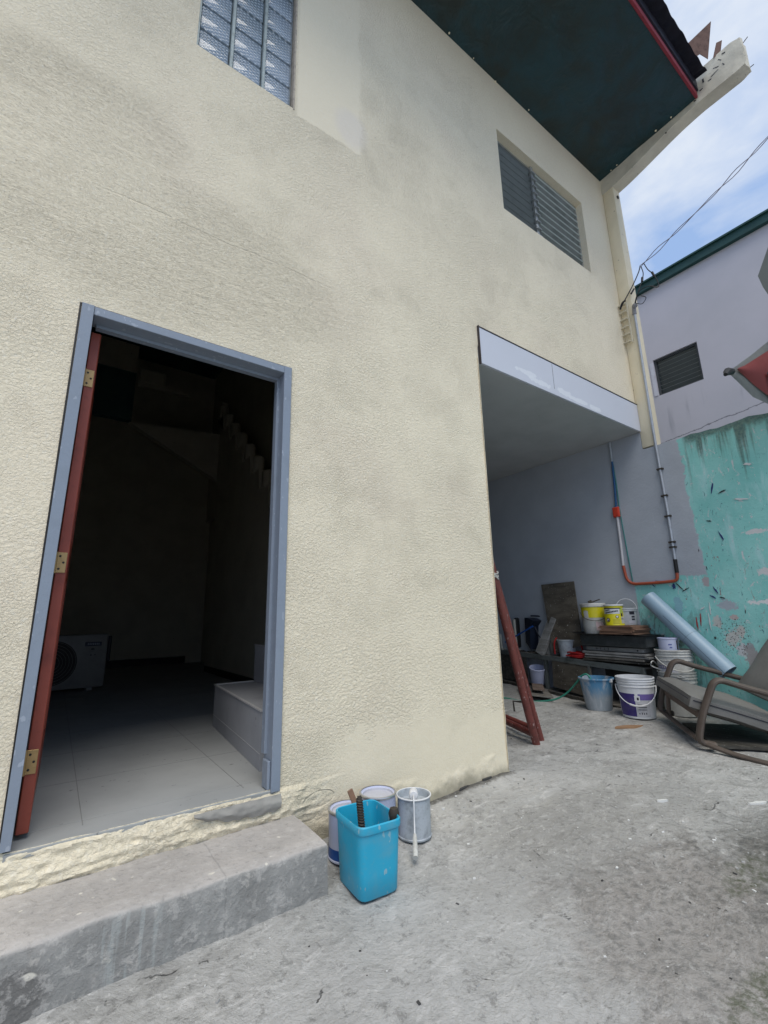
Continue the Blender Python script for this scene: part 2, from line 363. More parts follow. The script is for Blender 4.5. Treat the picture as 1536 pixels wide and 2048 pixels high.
    edge = n.math('ADD', -.345, n.math('MULTIPLY', n.ramp(Z, 2.3, 1.3), -.03))
    ul = n.math('MULTIPLY', n.ramp(n.math('SUBTRACT', yy, edge), -.008, .008), n.ramp(z2, 1.255, 1.27))
    # strip between the two conduits is grey down to the elbow
    ul2 = n.math('MULTIPLY', n.ramp(Y, -.13, -.12), n.ramp(z2, 1.205, 1.225))
    ll = n.ramp(n.math('SUBTRACT', Y, n.math('MULTIPLY', nz, .3)), .275, .285)
    gm = n.math('MAXIMUM', n.math('MAXIMUM', ul, ul2), ll)
    col = n.mix(gm, teal, grey)
    out = n.ramp(Y, -5.9, -6)
    n.bump(n.math('ADD', b, n.math('MULTIPLY', c, .5)), .42, .008)
    return n.fin(col, .62, 0, .3)
def lavender_material():
    n = NT('lavender_render'); X, Y, Z = n.sep(); a = n.noise(1.1, 5, .6); b = n.noise(20, 5, .65)
    col = n.mix(n.ramp(a, .3, .72), (.54, .52, .565), (.48, .47, .51))
    drip = n.math('MULTIPLY', n.ramp(n.noise(6, 3, .6, vec=n.map((1, 1, .12))), .55, .72), n.math('MULTIPLY', n.ramp(Z, 4.1, 3.7), n.ramp(Z, 3.3, 3.6)))
    col = n.mix(n.math('MULTIPLY', drip, .45), col, (.25, .25, .29))
    zc = n.math('ADD', Z, n.math('ADD', n.math('MULTIPLY', Y, .12), n.math('MULTIPLY', n.math('SUBTRACT', n.noise(5, 6, .7), .5), .10)))
    ck = n.ramp(n.math('ABSOLUTE', n.math('SUBTRACT', zc, 3.42)), .010, .003)
    col = n.mix(n.math('MULTIPLY', ck, .75), col, (.12, .12, .14))
    col = n.mix(n.math('MULTIPLY', n.ramp(n.noise(5, 5, .7, vec=n.map(loc=(1, 7, 2))), .70, .76), .5), col, (.3, .3, .33))
    n.bump(b, .12, .006); return n.fin(col, .8, 0, .2)
def soffit_material():
    n = NT('dark_green_sheet'); X, Y, Z = n.sep(); a = n.noise(2.2, 5, .6, .4); b = n.noise(14, 4, .6)
    col = n.mix(n.ramp(a, .35, .7), (.009, .045, .058), (.014, .024, .022))
    n.bump(n.math('ADD', n.noise(4, 4, .55, .5), n.math('MULTIPLY', b, .15)), .6, .07); return n.fin(col, n.math('ADD', .25, n.math('MULTIPLY', b, .3)), 0, .5)
def wood_material(name, c1, c2, axis=(1, .08, 1), sc=22, rough=.75):
    n = NT(name); g = n.noise(sc, 6, .65, .6, vec=n.map(axis, vec=n.O)); a = n.noise(4, 5, .6)
    col = n.mix(n.ramp(g, .35, .68), c1, c2); col = n.mix(n.math('MULTIPLY', n.ramp(a, .45, .7), .5), col, tuple(x*.4 for x in c2))
    col = n.mix(n.math('MULTIPLY', n.ramp(n.noise(60, 2, .5), .69, .72), .6), col, (.5, .5, .48))
    n.bump(g, .3, .004); return n.fin(col, rough, 0, .3)

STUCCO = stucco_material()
CREAM = plain_plaster('cream_paint', (.84, .75, .56), (.76, .68, .50), .3)
CREAM_BEAM = plain_plaster('weathered_cream', (.68, .64, .53), (.50, .47, .39), .7, 22)
GROUND = ground_material(); TEAL = teal_material(); LAV = lavender_material(); SOFF = soffit_material()
FRAMEC = paint('blue_grey_enamel', (.235, .275, .335), .35, 0, .25, (.16, .19, .23), 12, .15, .5, (.32, .36, .42))
def header_material():
    n = NT('pale_lavender_board'); X, Y, Z = n.sep(); a = n.noise(3, 5, .6); b = n.noise(13, 5, .65)
    col = n.mix(a, (.62, .64, .71), (.58, .60, .66))
    for (x0, z0, rx, rz) in ((3.0, 2.90, .16, .025), (3.15, 2.865, .14, .03), (3.48, 2.87, .10, .03), (3.72, 2.85, .14, .022), (4.0, 2.845, .10, .022)):
        col = n.mix(n.math('MULTIPLY', n.blob(X, Z, x0, z0, rx, rz, b, 1.1, .12), .8), col, (.74, .76, .80))
    n.bump(a, .1, .004); return n.fin(col, .6, 0, .3)
HEADER = header_material()
PCEIL = plain_plaster('porch_ceiling_grey', (.47, .485, .49), (.42, .435, .44), .15)
ROOMW = plain_plaster('room_cream', (.60, .56, .45), (.54, .50, .40), .1)
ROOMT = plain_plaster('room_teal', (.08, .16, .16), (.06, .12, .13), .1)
TILE = plain_plaster('floor_tile', (.36, .37, .365), (.32, .33, .325), .02)
DARK = paint('dark_skirting_and_voids', (.02, .018, .016), .5)
RUSTRED = paint('red_lead_paint', (.17, .045, .036), .45, 0, .7, (.05, .02, .018), 14, .3, .45, (.30, .2, .19))
DOORRED = paint('door_mahogany', (.27, .052, .03), .4, 0, .6, (.13, .026, .018), 7, .12, .5)
BRASS = paint('brass', (.45, .30, .14), .4, .8, .4)
CONC = plain_plaster('step_concrete', (.34, .335, .32), (.24, .24, .235), .5)
WHITEP = paint('white_plastic', (.68, .69, .70), .38, 0, .3, (.35, .34, .32), 14, .05, .5)
WHITEDIRTY = paint('dirty_white_plastic', (.56, .56, .53), .5, 0, .6, (.22, .21, .18), 10, .1, .4)
METALG = paint('cement_splashed_tin', (.42, .46, .50), .5, .1, .7, (.17, .18, .19), 18, .3, .4)
STEEL = paint('tin', (.55, .55, .56), .3, .9, .3)
BLUEBIN = paint('blue_plastic', (.018, .36, .55), .42, 0, .55, (.13, .33, .42), 9, .06, .5, (.22, .42, .50))
BLACK = paint('black_rubber', (.014, .014, .014), .6)
IRON = paint('dirty_iron', (.07, .06, .05), .6, .4, .5)
GREYW = wood_material('weathered_board', (.24, .225, .20), (.12, .11, .098))
GREYW2 = wood_material('pale_board', (.33, .33, .32), (.20, .195, .185))
DARKW = wood_material('dark_board', (.085, .08, .068), (.035, .033, .028))
PLY = wood_material('brown_ply', (.13, .115, .09), (.07, .06, .048), (.3, .3, 1), 12)
BENCH = paint('grimy_green_steel', (.13, .145, .14), .6, .1, .7, (.04, .045, .04), 8, .3)
CARD = paint('cardboard', (.25, .15, .10), .8, 0, .4, (.12, .07, .045), 12, .1, .2)
REDC = paint('red_cable', (.42, .02, .02), .4)
PURPLE = paint('purple_print', (.035, .02, .16), .4, 0, .5, (.10, .09, .16), 18, .02, .5)
YELLOW = paint('yellow_print', (.62, .56, .01), .4, 0, .25, (.45, .42, .2), 14, .02, .5)
INK = paint('dark_print', (.02, .02, .03), .5, 0, .1)
CHROME = STEEL

# ------------------------------------------------------------------ GROUND
def axis_pts(a, b, st, far):
    out = []; v = -far
    k = a; lo = []
    stp = st
    while k > -far: stp *= 1.5; k -= stp; lo.append(max(k, -far))
    out = lo[::-1]; n = int(round((b-a)/st)); out += [a+(b-a)*i/n for i in range(n+1)]
    k = b; stp = st
    while k < far: stp *= 1.5; k += stp; out.append(min(k, far))
    return out
xs = axis_pts(-.8, 5.4, .028, 60); ys = axis_pts(-2.6, 2.6, .028, 60)
bm = bmesh.new(); VV = []
for x in xs:
    row = []
    for y in ys:
        inn = 1 if (-.9 < x < 5.5 and -2.7 < y < 2.7) else .2
        h = noise.fractal(Vector((x*1.1, y*1.1, 3)), 1, 2, 3)*.010 + noise.fractal(Vector((x*5, y*5, 1)), 1, 2, 4)*.0085
        r = noise.noise(Vector((x*9, y*9, 5)))
        h -= max(0, r-.35)*.02
        row.append(bm.verts.new((x, y, gz(x, y)+h*inn)))
    VV.append(row)
for i in range(len(xs)-1):
    for j in range(len(ys)-1): bm.faces.new((VV[i][j], VV[i+1][j], VV[i+1][j+1], VV[i][j+1]))
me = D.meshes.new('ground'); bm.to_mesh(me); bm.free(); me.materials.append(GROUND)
me.polygons.foreach_set('use_smooth', [True]*len(me.polygons))
g = D.objects.new('ground', me); COL.objects.link(g); g['kind'] = 'structure'

# ------------------------------------------------------------------ CREAM HOUSE
house = thing('cream_house', 'two storey cream stucco house with open doorway and grey porch', 'house')
def wall_with_holes(xb, zb, holes, y0, y1, mats, jog=None):
    """grid wall in the xz plane with rectangular holes; front at y0, back at y1"""
    m = MB(); m.mat(mats)
    xs = sorted(set([xb[0], xb[1]]+[v for h in holes for v in (h[0], h[1])])); zs = sorted(set([zb[0], zb[1]]+[v for h in holes for v in (h[2], h[3])]))
    solid = lambda i, j: 0 <= i < len(xs)-1 and 0 <= j < len(zs)-1 and not any(h[0]-1e-6 <= xs[i] and xs[i+1] <= h[1]+1e-6 and h[2]-1e-6 <= zs[j] and zs[j+1] <= h[3]+1e-6 for h in holes)
    for i in range(len(xs)-1):
        for j in range(len(zs)-1):
            if not solid(i, j): continue
            a, b, c, d = xs[i], xs[i+1], zs[j], zs[j+1]
            m.quad([(a, y0, c), (b, y0, c), (b, y0, d), (a, y0, d)])
            m.quad([(a, y1, c), (a, y1, d), (b, y1, d), (b, y1, c)])
            if not solid(i-1, j): m.quad([(a, y0, c), (a, y0, d), (a, y1, d), (a, y1, c)])
            if not solid(i+1, j): m.quad([(b, y0, c), (b, y1, c), (b, y1, d), (b, y0, d)])
            if not solid(i, j-1): m.quad([(a, y0, c), (a, y1, c), (b, y1, c), (b, y0, c)])
            if not solid(i, j+1): m.quad([(a, y0, d), (b, y0, d), (b, y1, d), (a, y1, d)])
    bmesh.ops.remove_doubles(m.bm, verts=m.bm.verts, dist=1e-5)
    return m
XR = 4.868
holes = [(-.052, .892, .205, 2.262), (2.41, XR, -.4, 2.96), (2.905, 4.325, 4.535, 5.46), (.28, .858, 4.075, 5.5)]
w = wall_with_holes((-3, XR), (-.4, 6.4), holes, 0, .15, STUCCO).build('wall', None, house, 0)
# irregular plaster arris along the porch corner
m = MB().mat(STUCCO)
def corner(u, v):
    z = -.1+2.95*u; a = v*PI/2
    r = .006+.004*noise.noise(Vector((0, 3, z*8)))+.012*max(0, noise.noise(Vector((5, 1, z*5))))*ss(.7, .1, z)
    off = .022*ss(2.9, 0, z)-.018
    return (2.41+off*0-.012+.012*math.sin(a)+r*math.sin(a), -.001-r*math.cos(a)+.03*(1-math.cos(a)), z)
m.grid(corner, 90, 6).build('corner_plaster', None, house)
# rough render between sill and step
m = MB().mat(STUCCO)
def rough(u, v):
    x = -1.2+2.5*u; z = .02+.2*v
    b = .010+.009*noise.fractal(Vector((x*7, 1, z*9)), 1, 2, 4)+.008*noise.noise(Vector((x*26, 1, z*40)))
    b += .006*noise.noise(Vector((x*55, 3, z*90)))+.008*noise.noise(Vector((x*4, 3, z*45)))
    b = b*ss(1.3, .85, x)+.022*math.sin(v*PI)**2*ss(1.2, .8, x)
    k = ss(0, .06, v)*0+ss(1.0, .90, v)*1.0
    k = min(k, ss(1, .93, u))
    return (x, -max(.002, b)*max(.15, k)-.001, z-.004*(1-k)+(.006*noise.noise(Vector((x*12, 2, 0))) if v > .99 else 0))
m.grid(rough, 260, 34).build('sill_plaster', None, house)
m = MB().mat(plain_plaster('wet_cement', (.36, .35, .32), (.27, .26, .24), .6))
def cem(u, v):
    x = .53+.36*u; zt = .203; zb = zt-.012-.052*math.sin(min(1, u*1.15)*PI*.62)**.8-.01*noise.noise(Vector((x*25, 0, 0)))
    z = zt+(zb-zt)*v
    return (x, -.037-.010*math.sin(v*PI)-.006*noise.noise(Vector((x*30, 4, z*60))), z)
m.grid(cem, 40, 10).build('cement_patch', None, house)
# foot of the wall, bulged and chipped
m = MB().mat(STUCCO)
def foot(u, v):
    x = 1.0+1.405*u; z = -.1+.22*v
    b = .012*(1-v)**1.2+.010*max(0, noise.fractal(Vector((x*6, 7, z*9)), 1, 2, 4))
    return (x, -max(.0015, b*ss(1, .9, v)), z)
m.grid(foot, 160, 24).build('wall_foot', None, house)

# door frame
m = MB().mat(FRAMEC)
y0, y1 = -.016, .085
m.prism([(-.061, .225), (-.032, .225), (-.013, 2.265), (-.057, 2.265)], 1, y0, y1); m.box((.853, y0, .205), (.895, y1, 2.265), bev=.002)
m.box((-.012, y0+.001, 2.224), (.853, y1, 2.263), bev=.002)
m.box((.84, .05, .35), (.853, y1+.001, 2.222)); m.box((.002, .055, 2.208), (.84, y1+.001, 2.223))
m.box((.838, -.004, .215), (.852, .06, .33), bev=.003)
fr = m.build('door_frame', None, house)
m = MB().mat(DARK)   # gap between frame and render
for a, b in (((-.066, -.003, .25), (-.0590, .0, 2.27)), ((.8955, -.003, .4), (.9, 0, 2.27)), ((-.061, -.004, 2.2655), (.9, 0, 2.2705))): m.box(a, b)
m.build('frame_gap', None, house)
# door leaf, opened inwards
leaf = MB().mat(DOORRED)
LM = Matrix(((1, 0, .008, -.030), (0, 1, 0, .088), (0, 0, 1, 0), (0, 0, 0, 1))) @ Rz(math.radians(-1))
leaf.box((0, 0, .232), (.038, .12, 2.2), LM, .003); leaf.box((0, .70, .232), (.038, .82, 2.2), LM, .003)
for z0, z1 in ((.232, .45), (1.15, 1.3), (2.06, 2.2)): leaf.box((0.001, .12, z0), (.037, .70, z1), LM)
leaf.box((.010, .12, .45), (.028, .70, 1.15), LM); leaf.box((.010, .12, 1.3), (.028, .70, 2.06), LM)
leaf = leaf.build('door_leaf', None, house); leaf['label'] = 'reddish brown wooden door leaf standing open'
for z in (1.975, 1.175, .462):
    m = MB().mat(BRASS); m.box((.001, -.0035, z-.04), (.033, -.0005, z+.04), LM, .001)
    m.tube([LM @ Vector((-.002, -.004, z-.042)), LM @ Vector((-.002, -.004, z+.042))], .005, 8)
    m.mat(DARK)
    for q, (a, b) in enumerate(((.01, .025), (.023, .0), (.01, -.025))): m.lathe([(0, 0), (.0042, 0), (.0042, .0016), (0, .002)], 10, LM @ T(a, -.0035, z+b) @ Matrix.Rotation(PI/2, 4, 'X'))
    m.build('hinge', None, leaf)

# block window
GB = NT('glass_block'); gx, gy, gz_ = GB.sep()
s1 = GB.sep()
dia = GB.math('MULTIPLY', GB.math('SINE', GB.math('MULTIPLY', s1[0], 150)), GB.math('SINE', GB.math('MULTIPLY', s1[2], 260)))
GB.bump(GB.math('ADD', dia, GB.math('MULTIPLY', GB.noise(12, 2), .5)), .5, .004)
gbm = GB.fin(GB.mix(GB.math('MULTIPLY', GB.ramp(dia, .2, .8), .7), GB.mix(GB.ramp(GB.noise(2.2, 2), .4, .65), (.27, .33, .40), (.15, .20, .24)), (.62, .70, .78)), .22, 0, .7)  # facet tops lightened in the colour to imitate sparkle
GB.b.inputs['Coat Weight'].default_value = .5
win = MB().mat(paint('window_steel', (.36, .42, .42), .45, .2, .5, (.16, .17, .15), 20))
X0, X1, Z0, Z1 = .28, .858, 4.075, 5.5
cw = (X1-X0)/3; ch = .19; nr = 7
for i in (1, 2): win.box((X0+cw*i-.009, .008, Z0), (X0+cw*i+.009, .05, Z1), bev=.002)
win.box((X0+.0005, .01, Z0), (X0+.01, .05, Z1)); 
winf = win.build('block_window', None, house); winf['label'] = 'window of patterned blue glass blocks'
for i in range(3):
    for j in range(nr):
        a, b = X0+cw*i+.012, X0+cw*(i+1)-.012; c, d = Z0+ch*j+.002, Z0+ch*(j+1)-.012
        m = MB().mat(gbm); m.box((a, .028, c), (b, .09, d), bev=.010, seg=2); m.build('glass_block', None, winf)
m = MB().mat(paint('joint', (.36, .42, .46), .6)); m.box((X0, .05, Z0), (X1, .085, Z1)); m.build('mortar', None, winf)
m = MB().mat(paint('raw_edge', (.50, .44, .36), .8, 0, .6, (.08, .06, .05), 30))
m.box((X1-.001, -.004, Z0-.01), (X1+.010, .05, Z1), bev=.002); m.build('window_edge', None, winf)

# louvre window
n = NT('louvre_glass'); lg = n.fin(n.mix(n.ramp(n.noise(6, 3), .4, .6), (.36, .40, .39), (.28, .32, .31)), .25, 0, .5)
n.b.inputs['Transmission Weight'].default_value = .25
lw = MB().mat(paint('aluminium', (.45, .47, .47), .35, .7, .3))
X0, X1, Z0, Z1 = 2.905, 4.325, 4.535, 5.46; xm = 3.50
lw.box((xm-.018, .05, Z0), (xm+.018, .075, Z1), bev=.003)
lw.box((X1-.03, .07, Z0), (X1-.001, .12, Z1)); lw.box((X0+.001, .07, Z0), (X0+.03, .12, Z1)); lw.box((X0+.03, .07, Z1-.025), (X1-.03, .12, Z1-.001)); lw.box((X0+.03, .07, Z0+.001), (X1-.03, .12, Z0+.02))
lwo = lw.build('louvre_window', None, house); lwo['label'] = 'two bay glass louvre window below the eave'
lgd = paint('shaded_louvre', (.13, .15, .145), .3, 0, .3)  # darker copy of the louvre glass, left bay shade put into its colour
LEDGE = paint('bright_slat_edge', (.55, .62, .60), .3)  # pale strip imitates light caught on right bay slat edges
ns = 10; st = (Z1-Z0-.06)/ns
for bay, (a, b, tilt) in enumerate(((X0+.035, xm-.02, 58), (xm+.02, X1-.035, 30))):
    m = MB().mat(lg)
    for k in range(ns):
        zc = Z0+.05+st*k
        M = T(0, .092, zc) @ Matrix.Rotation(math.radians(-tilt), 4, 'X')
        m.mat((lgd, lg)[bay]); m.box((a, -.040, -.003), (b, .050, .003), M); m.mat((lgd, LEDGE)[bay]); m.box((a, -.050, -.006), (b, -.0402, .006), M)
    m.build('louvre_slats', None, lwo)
m = MB().mat(paint('aluminium', (.45, .47, .47)))
for k in range(ns):
    zc = Z0+.05+st*k; m.box((xm-.028, .028, zc-.004), (xm+.03, .056, zc+.008), T(0, 0, 0) @ Matrix.Identity(4), .002)
m.build('louvre_clips', None, lwo)
m = MB().mat(DARK); m.box((X0-.1, .22, Z0-.2), (X1+.1, .24, Z1+.2)); m.build('unlit_room_sheet', None, lwo)  # near-black sheet behind the slats stands for the unlit room

# porch: header board, ceiling, walls
m = MB().mat(HEADER); m.box((2.425, -.016, 2.806), (XR-.001, .004, 3.115), bev=.002)
hd = m.build('porch_header', None, house)
m = MB().mat(paint('old_joint', (.06, .05, .05), .8))
m.box((2.42, -.02, 3.1155), (XR-.002, .0, 3.1225)); m.box((2.4185, -.019, 2.80), (2.4245, .0, 3.13)); m.box((3.35, -.0166, 2.86), (3.354, -.0163, 3.10)); m.build('header_joint', None, hd)
m = MB().mat(PCEIL); m.box((2.425, .005, 2.805), (XR, 6, 2.955)); m.build('porch_ceiling', None, house)
GREYI = plain_plaster('porch_grey', (.42, .45, .49), (.375, .40, .44), .3)
m = MB().mat(GREYI); m.box((2.30, .151, -.4), (2.41, 7.2, 2.804)); m.box((2.41, 5.9, -.3), (XR, 6, 2.804)); m.build('porch_wall', None, house)
m = MB().mat(CREAM); m.box((XR, -.0, 2.807), (5.02, 6.2, 6.05)); m.build('party_wall', None, house, 0)
m = MB().mat(CREAM)
def pil(u, v):
    return None
m.box((4.87, -.13, 2.625), (5.018, -.001, 5.98), bev=.006, seg=2); m.build('pilaster', None, house)
# sloping concrete beam at the gable end with a broken outer end
m = MB().mat(CREAM_BEAM)
def beam(u, v):
    y = .0-1.49*u; zb = 5.90+.20*ss(0, .75, u); zt = 6.2+.04*u+.24*ss(.66, .74, u)
    x0, x1 = 4.862, 5.02
    P_ = [(x0, zb), (x0, (zb+zt)/2), (x0, zt), ((x0+x1)/2, zt), (x1, zt), (x1, (zb+zt)/2), (x1, zb), ((x0+x1)/2, zb), (x0, zb)]
    k = v*8; i = min(7, int(k)); t = k-i
    x = P_[i][0]*(1-t)+P_[i+1][0]*t; z = P_[i][1]*(1-t)+P_[i+1][1]*t
    cx, cz = (x0+x1)/2, (zb+zt)/2
    s = 1-.10*ss(.94, 1, u)-.02
    jj = .007*noise.noise(Vector((x*9, y*9, z*9)))+.004*noise.noise(Vector((x*30, y*30, z*30)))
    return (cx+(x-cx)*s+jj, y+.02*noise.noise(Vector((x*15, z*15, 3)))*ss(.95, 1, u), cz+(z-cz)*s+jj)
m.grid(beam, 70, 32)
V = [v for v in m.bm.verts if v.is_boundary and v.co.y < -1.3]
bmesh.ops.remove_doubles(m.bm, verts=m.bm.verts, dist=1e-4)
be = [e for e in m.bm.edges if e.is_boundary and all(v.co.y < -1.3 for v in e.verts)]
if be: bmesh.ops.contextual_create(m.bm, geom=be)
bmesh.ops.recalc_face_normals(m.bm, faces=m.bm.faces[:])
bo = m.build('gable_beam', None, house, 50)
m = MB().mat(INK)
for (y, z, l, h, a) in ((-1.27, 6.33, .05, .008, .5), (-1.25, 6.28, .07, .006, -.2), (-1.31, 6.38, .04, .007, 1), (-1.2, 6.25, .03, .006, .2), (-1.33, 6.3, .03, .006, 1.2), (-1.12, 6.22, .03, .007, 0), (-1.15, 6.3, .015, .05, 0), (-1.35, 6.42, .03, .01, .4), (-1.05, 6.15, .02, .01, .4), (-.75, 6.05, .015, .01, .4)):
    M = T(4.864, y, z) @ Matrix.Rotation(a, 4, 'X')
    m.box((-.004, -l/2, -h/2), (.004, l/2, h/2), M)
m.build('beam_chips', None, bo)
m = MB().mat(IRON); m.tube([(4.94, -1.47, 6.42), (4.94, -1.535, 6.46)], .004, 6); m.build('rebar_stub', None, bo); m = MB().mat(IRON); m.tube([(4.99, -1.47, 6.16), (5.0, -1.52, 6.17)], .004, 6); m.build('rebar_stub', None, bo)
m = MB().mat(IRON); m.lathe([(0, 0), (.022, 0), (.018, .012), (0, .012)], 12, T(4.95, -.131, 5.80) @ Matrix.Rotation(PI/2, 4, 'X')); m.build('drain_hole', None, house)
# soffit
m = MB().mat(SOFF)
def sof(u, v):
    x = -1.5+6.36*u; y = -1.06*v
    return (x, y, 6.105+.06*v+.012*noise.fractal(Vector((x*1.6, y*2.2, 1)), 1, 2, 3)*math.sin(v*PI))
m.grid(sof, 140, 30).build('soffit', None, house)
m = MB().mat(CREAM)   # plaster dabs along the soffit edge
for k in range(8):
    x = 1.6+3.2*random.random(); s = random.uniform(.004, .012)
    m.lathe([(0, 0), (s, .002), (s*.8, .01), (0, .012)], 8, T(x, -random.uniform(.0, .03), 6.09) @ Matrix.Rotation(PI, 4, 'X'))
for k in range(4):
    y = -random.uniform(.1, 1.0); s = random.uniform(.006, .02)
    m.lathe([(0, 0), (s, .002), (s*.8, .01), (0, .012)], 8, T(4.84-random.uniform(0, .03), y, 6.10-.055*y) @ Matrix.Rotation(PI, 4, 'X'))
m.build('plaster_dabs', None, house)
m = MB().mat(paint('red_fascia', (.24, .025, .04), .5)); m.box((-1.5, -1.085, 6.145), (4.85, -1.061, 6.22), bev=.003); m.build('fascia', None, house)
ROOF = paint('dark_roof_sheet', (.035, .035, .05), .5, .3, .5)
m = MB().mat(ROOF)
def roof(u, v):
    x = -1.5+6.33*u; y = .3-1.50*v-.02*noise.noise(Vector((x*3, 0, 0)))
    return (x, y, 6.44-.10*v+.022*math.sin(x*2*PI/.17)*(.7+.5*noise.noise(Vector((x*2, 0, 7))))+.02*noise.noise(Vector((x*2, y, 0))))
m.grid(roof, 420, 6)
bmesh.ops.solidify(m.bm, geom=m.bm.faces[:], thickness=.006)
m.box((-1.5, -1.10, 6.222), (4.85, -1.02, 6.36)); ro = m.build('roof_sheet', None, house)
m = MB().mat(paint('rusty_flashing', (.17, .10, .08), .8, .1, .8, (.07, .045, .04), 16, .4))
FA = [Vector(p) for p in ((4.586, -1.106, 6.555), (4.793, -1.33, 6.823), (4.812, -1.236, 6.445), (4.739, -1.198, 6.496), (4.682, -1.144, 6.448), (4.625, -1.112, 6.40))]
FB = [Vector(p) for p in ((4.846, -1.268, 6.44), (4.858, -1.319, 6.60), (4.907, -1.357, 6.631), (4.902, -1.325, 6.50))]
for P_ in (FA, FB):
    nn = (P_[1]-P_[0]).cross(P_[2]-P_[0]).normalized()*.004; t = bmesh.new(); a_ = [t.verts.new(p) for p in P_]; b_ = [t.verts.new(p+nn) for p in P_]
    t.faces.new(a_); t.faces.new(b_[::-1])
    for i in range(len(P_)): t.faces.new((a_[i], b_[i], b_[(i+1) % len(P_)], a_[(i+1) % len(P_)]))
    m.merge(t)
m.build('loose_flashing', None, house)

# room behind the doorway
m = MB().mat(TILE); m.box((-1.5, .151, .10), (2.275, 7, .213)); m.box((-.05, -.008, .19), (.888, .151, .213), bev=.002); m.mat(paint('grout', (.24, .245, .24), .8))
for q in range(1, 7): m.box((-1.5, q*.6+.1, .2131), (2.2, q*.6+.103, .2137))
for q in range(-2, 4): m.box((q*.6+.17, .10, .2132), (q*.6+.173, 6.9, .2138))
m.build('room_floor', None, house)
m = MB().mat(ROOMW)
m.box((-1.6, .151, 0), (-1.5, 7, 6)); m.box((-1.6, 7, 0), (2.41, 7.1, 6)); m.box((2.2, .151, 2.8), (2.299, 7, 6)); m.box((2.28, .16, .1), (2.299, 7, 2.8)); 
m.build('room_wall', None, house)
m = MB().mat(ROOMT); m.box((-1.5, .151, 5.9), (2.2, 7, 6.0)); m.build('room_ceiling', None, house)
m = MB().mat(DARK); m.box((-1.5, 6.985, .214), (2.0, 6.999, .33)); m.box((1.88, 1.46, .214), (1.893, 5.2, .30)); m.build('skirting', None, house)
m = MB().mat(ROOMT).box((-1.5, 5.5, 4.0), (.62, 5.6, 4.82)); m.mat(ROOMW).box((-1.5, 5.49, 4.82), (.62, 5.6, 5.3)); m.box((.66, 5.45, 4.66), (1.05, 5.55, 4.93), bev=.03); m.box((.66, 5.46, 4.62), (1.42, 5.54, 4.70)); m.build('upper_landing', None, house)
m = MB().mat(IRON)
for k in range(5): m.tube([(.75+k*.3, 5.3, 5.4), (1.05+k*.3, 4.6, 5.6)], .012, 6)
m.build('ceiling_rods', None, house)
stc = MB().mat(plain_plaster('stair_tile', (.36, .37, .39), (.30, .31, .33), .1))
stc.prism([(.905, .27), (2.28, .27), (2.28, 1.45), (1.0, 1.45)], 2, .2135, .487); stc.box((1.285, .27, .487), (2.29, 1.45, .75), bev=.002); stc.box((1.6, .27, .75), (2.29, 1.45, 1.02), bev=.002); stc.box((1.88, .27, 1.02), (2.29, 1.45, 1.3), bev=.002)
sto = stc.build('staircase', None, house)
m = MB().mat(paint('tread_nosing', (.5, .5, .5), .5)); m.prism([(.899, .266), (.914, .266), (1.008, 1.453), (.993, 1.453)], 2, .4875, .495); m.box((1.0, 1.435, .4875), (1.28, 1.453, .495)); m.box((1.277, .266, .7505), (1.295, 1.453, .757)); m.prism([(.9035, .27), (.9055, .27), (1.0, 1.45), (.9985, 1.45)], 2, .29, .293); m.build('nosing', None, sto)
m = MB().mat(ROOMW)
y = 1.47; z = 1.35; poly = [(1.46, .2136)]
while y < 5.1: poly += [(y, z), (y+.30, z)]; y += .36; z += .29
poly += [(5.2, z), (5.2, .2136)]
m.prism(poly, 0, 1.89, 1.99)
y = 1.47; z = 1.35
while y < 5.1:
    m.lathe([(.075, 0), (.075, .2), (.06, .225), (.03, .24), (0, .243)], 16, T(1.935, y+.13, z-.02)); y += .36; z += .29
m.build('stair_parapet', None, sto)
m = MB().mat(ROOMW); m.prism([(.59, 3.96), (2.2, 4.07), (2.2, 3.15), (2.02, 3.2)], 1, 5.45, 5.6); m.build('upper_flight', None, sto)

# ------------------------------------------------------------------ DOORSTEP
m = MB().mat(CONC)
def stepf(a, b, n_=(140, 10)):
    pass
sb = bmesh.new()
SN = 160
prof = [(-.018, .10), (-.1, .102), (-.18, .1), (-.26, .099), (-.330, .098), (-.338, .093), (-.342, .085), (-.343, .05), (-.345, 0), (-.347, -.05), (-.35, -.2)]
rows = []
for i in range(SN+1):
    x = -2.2+3.155*i/SN; row = []
    for k, (y, z) in enumerate(prof):
        e = .006 if k in (4, 5, 6) else .003
        row.append(sb.verts.new((x+e*.4*noise.noise(Vector((x*8, k, 1))), y+e*noise.noise(Vector((x*6, y*9, z*9))), z+e*noise.fractal(Vector((x*5, y*5, z*5)), 1, 2, 3))))
    rows.append(row)
for i in range(SN):
    for k in range(len(prof)-1): sb.faces.new((rows[i][k], rows[i+1][k], rows[i+1][k+1], rows[i][k+1]))
for r_ in (rows[0], rows[-1]):
    q = sb.verts.new((r_[0].co.x, -.002, -.2)); q2 = sb.verts.new((r_[0].co.x, -.002, .1)); sb.faces.new([q2]+r_+[q])
bmesh.ops.recalc_face_normals(sb, faces=sb.faces[:]); m.merge(sb)
n = NT('doorstep_cement'); X, Y, Z = n.sep(); a = n.noise(3.4, 6, .62); b = n.noise(16, 6, .65, .4); c = n.noise(60, 4, .65)
col = n.mix(n.ramp(a, .32, .68), (.50, .47, .44), (.38, .36, .34))
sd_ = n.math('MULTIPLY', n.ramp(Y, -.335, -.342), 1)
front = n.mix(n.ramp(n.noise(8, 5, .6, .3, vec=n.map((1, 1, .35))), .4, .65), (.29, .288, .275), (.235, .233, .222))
col = n.mix(sd_, col, front)  # front face darker: dirt, plus its weaker light put into the colour
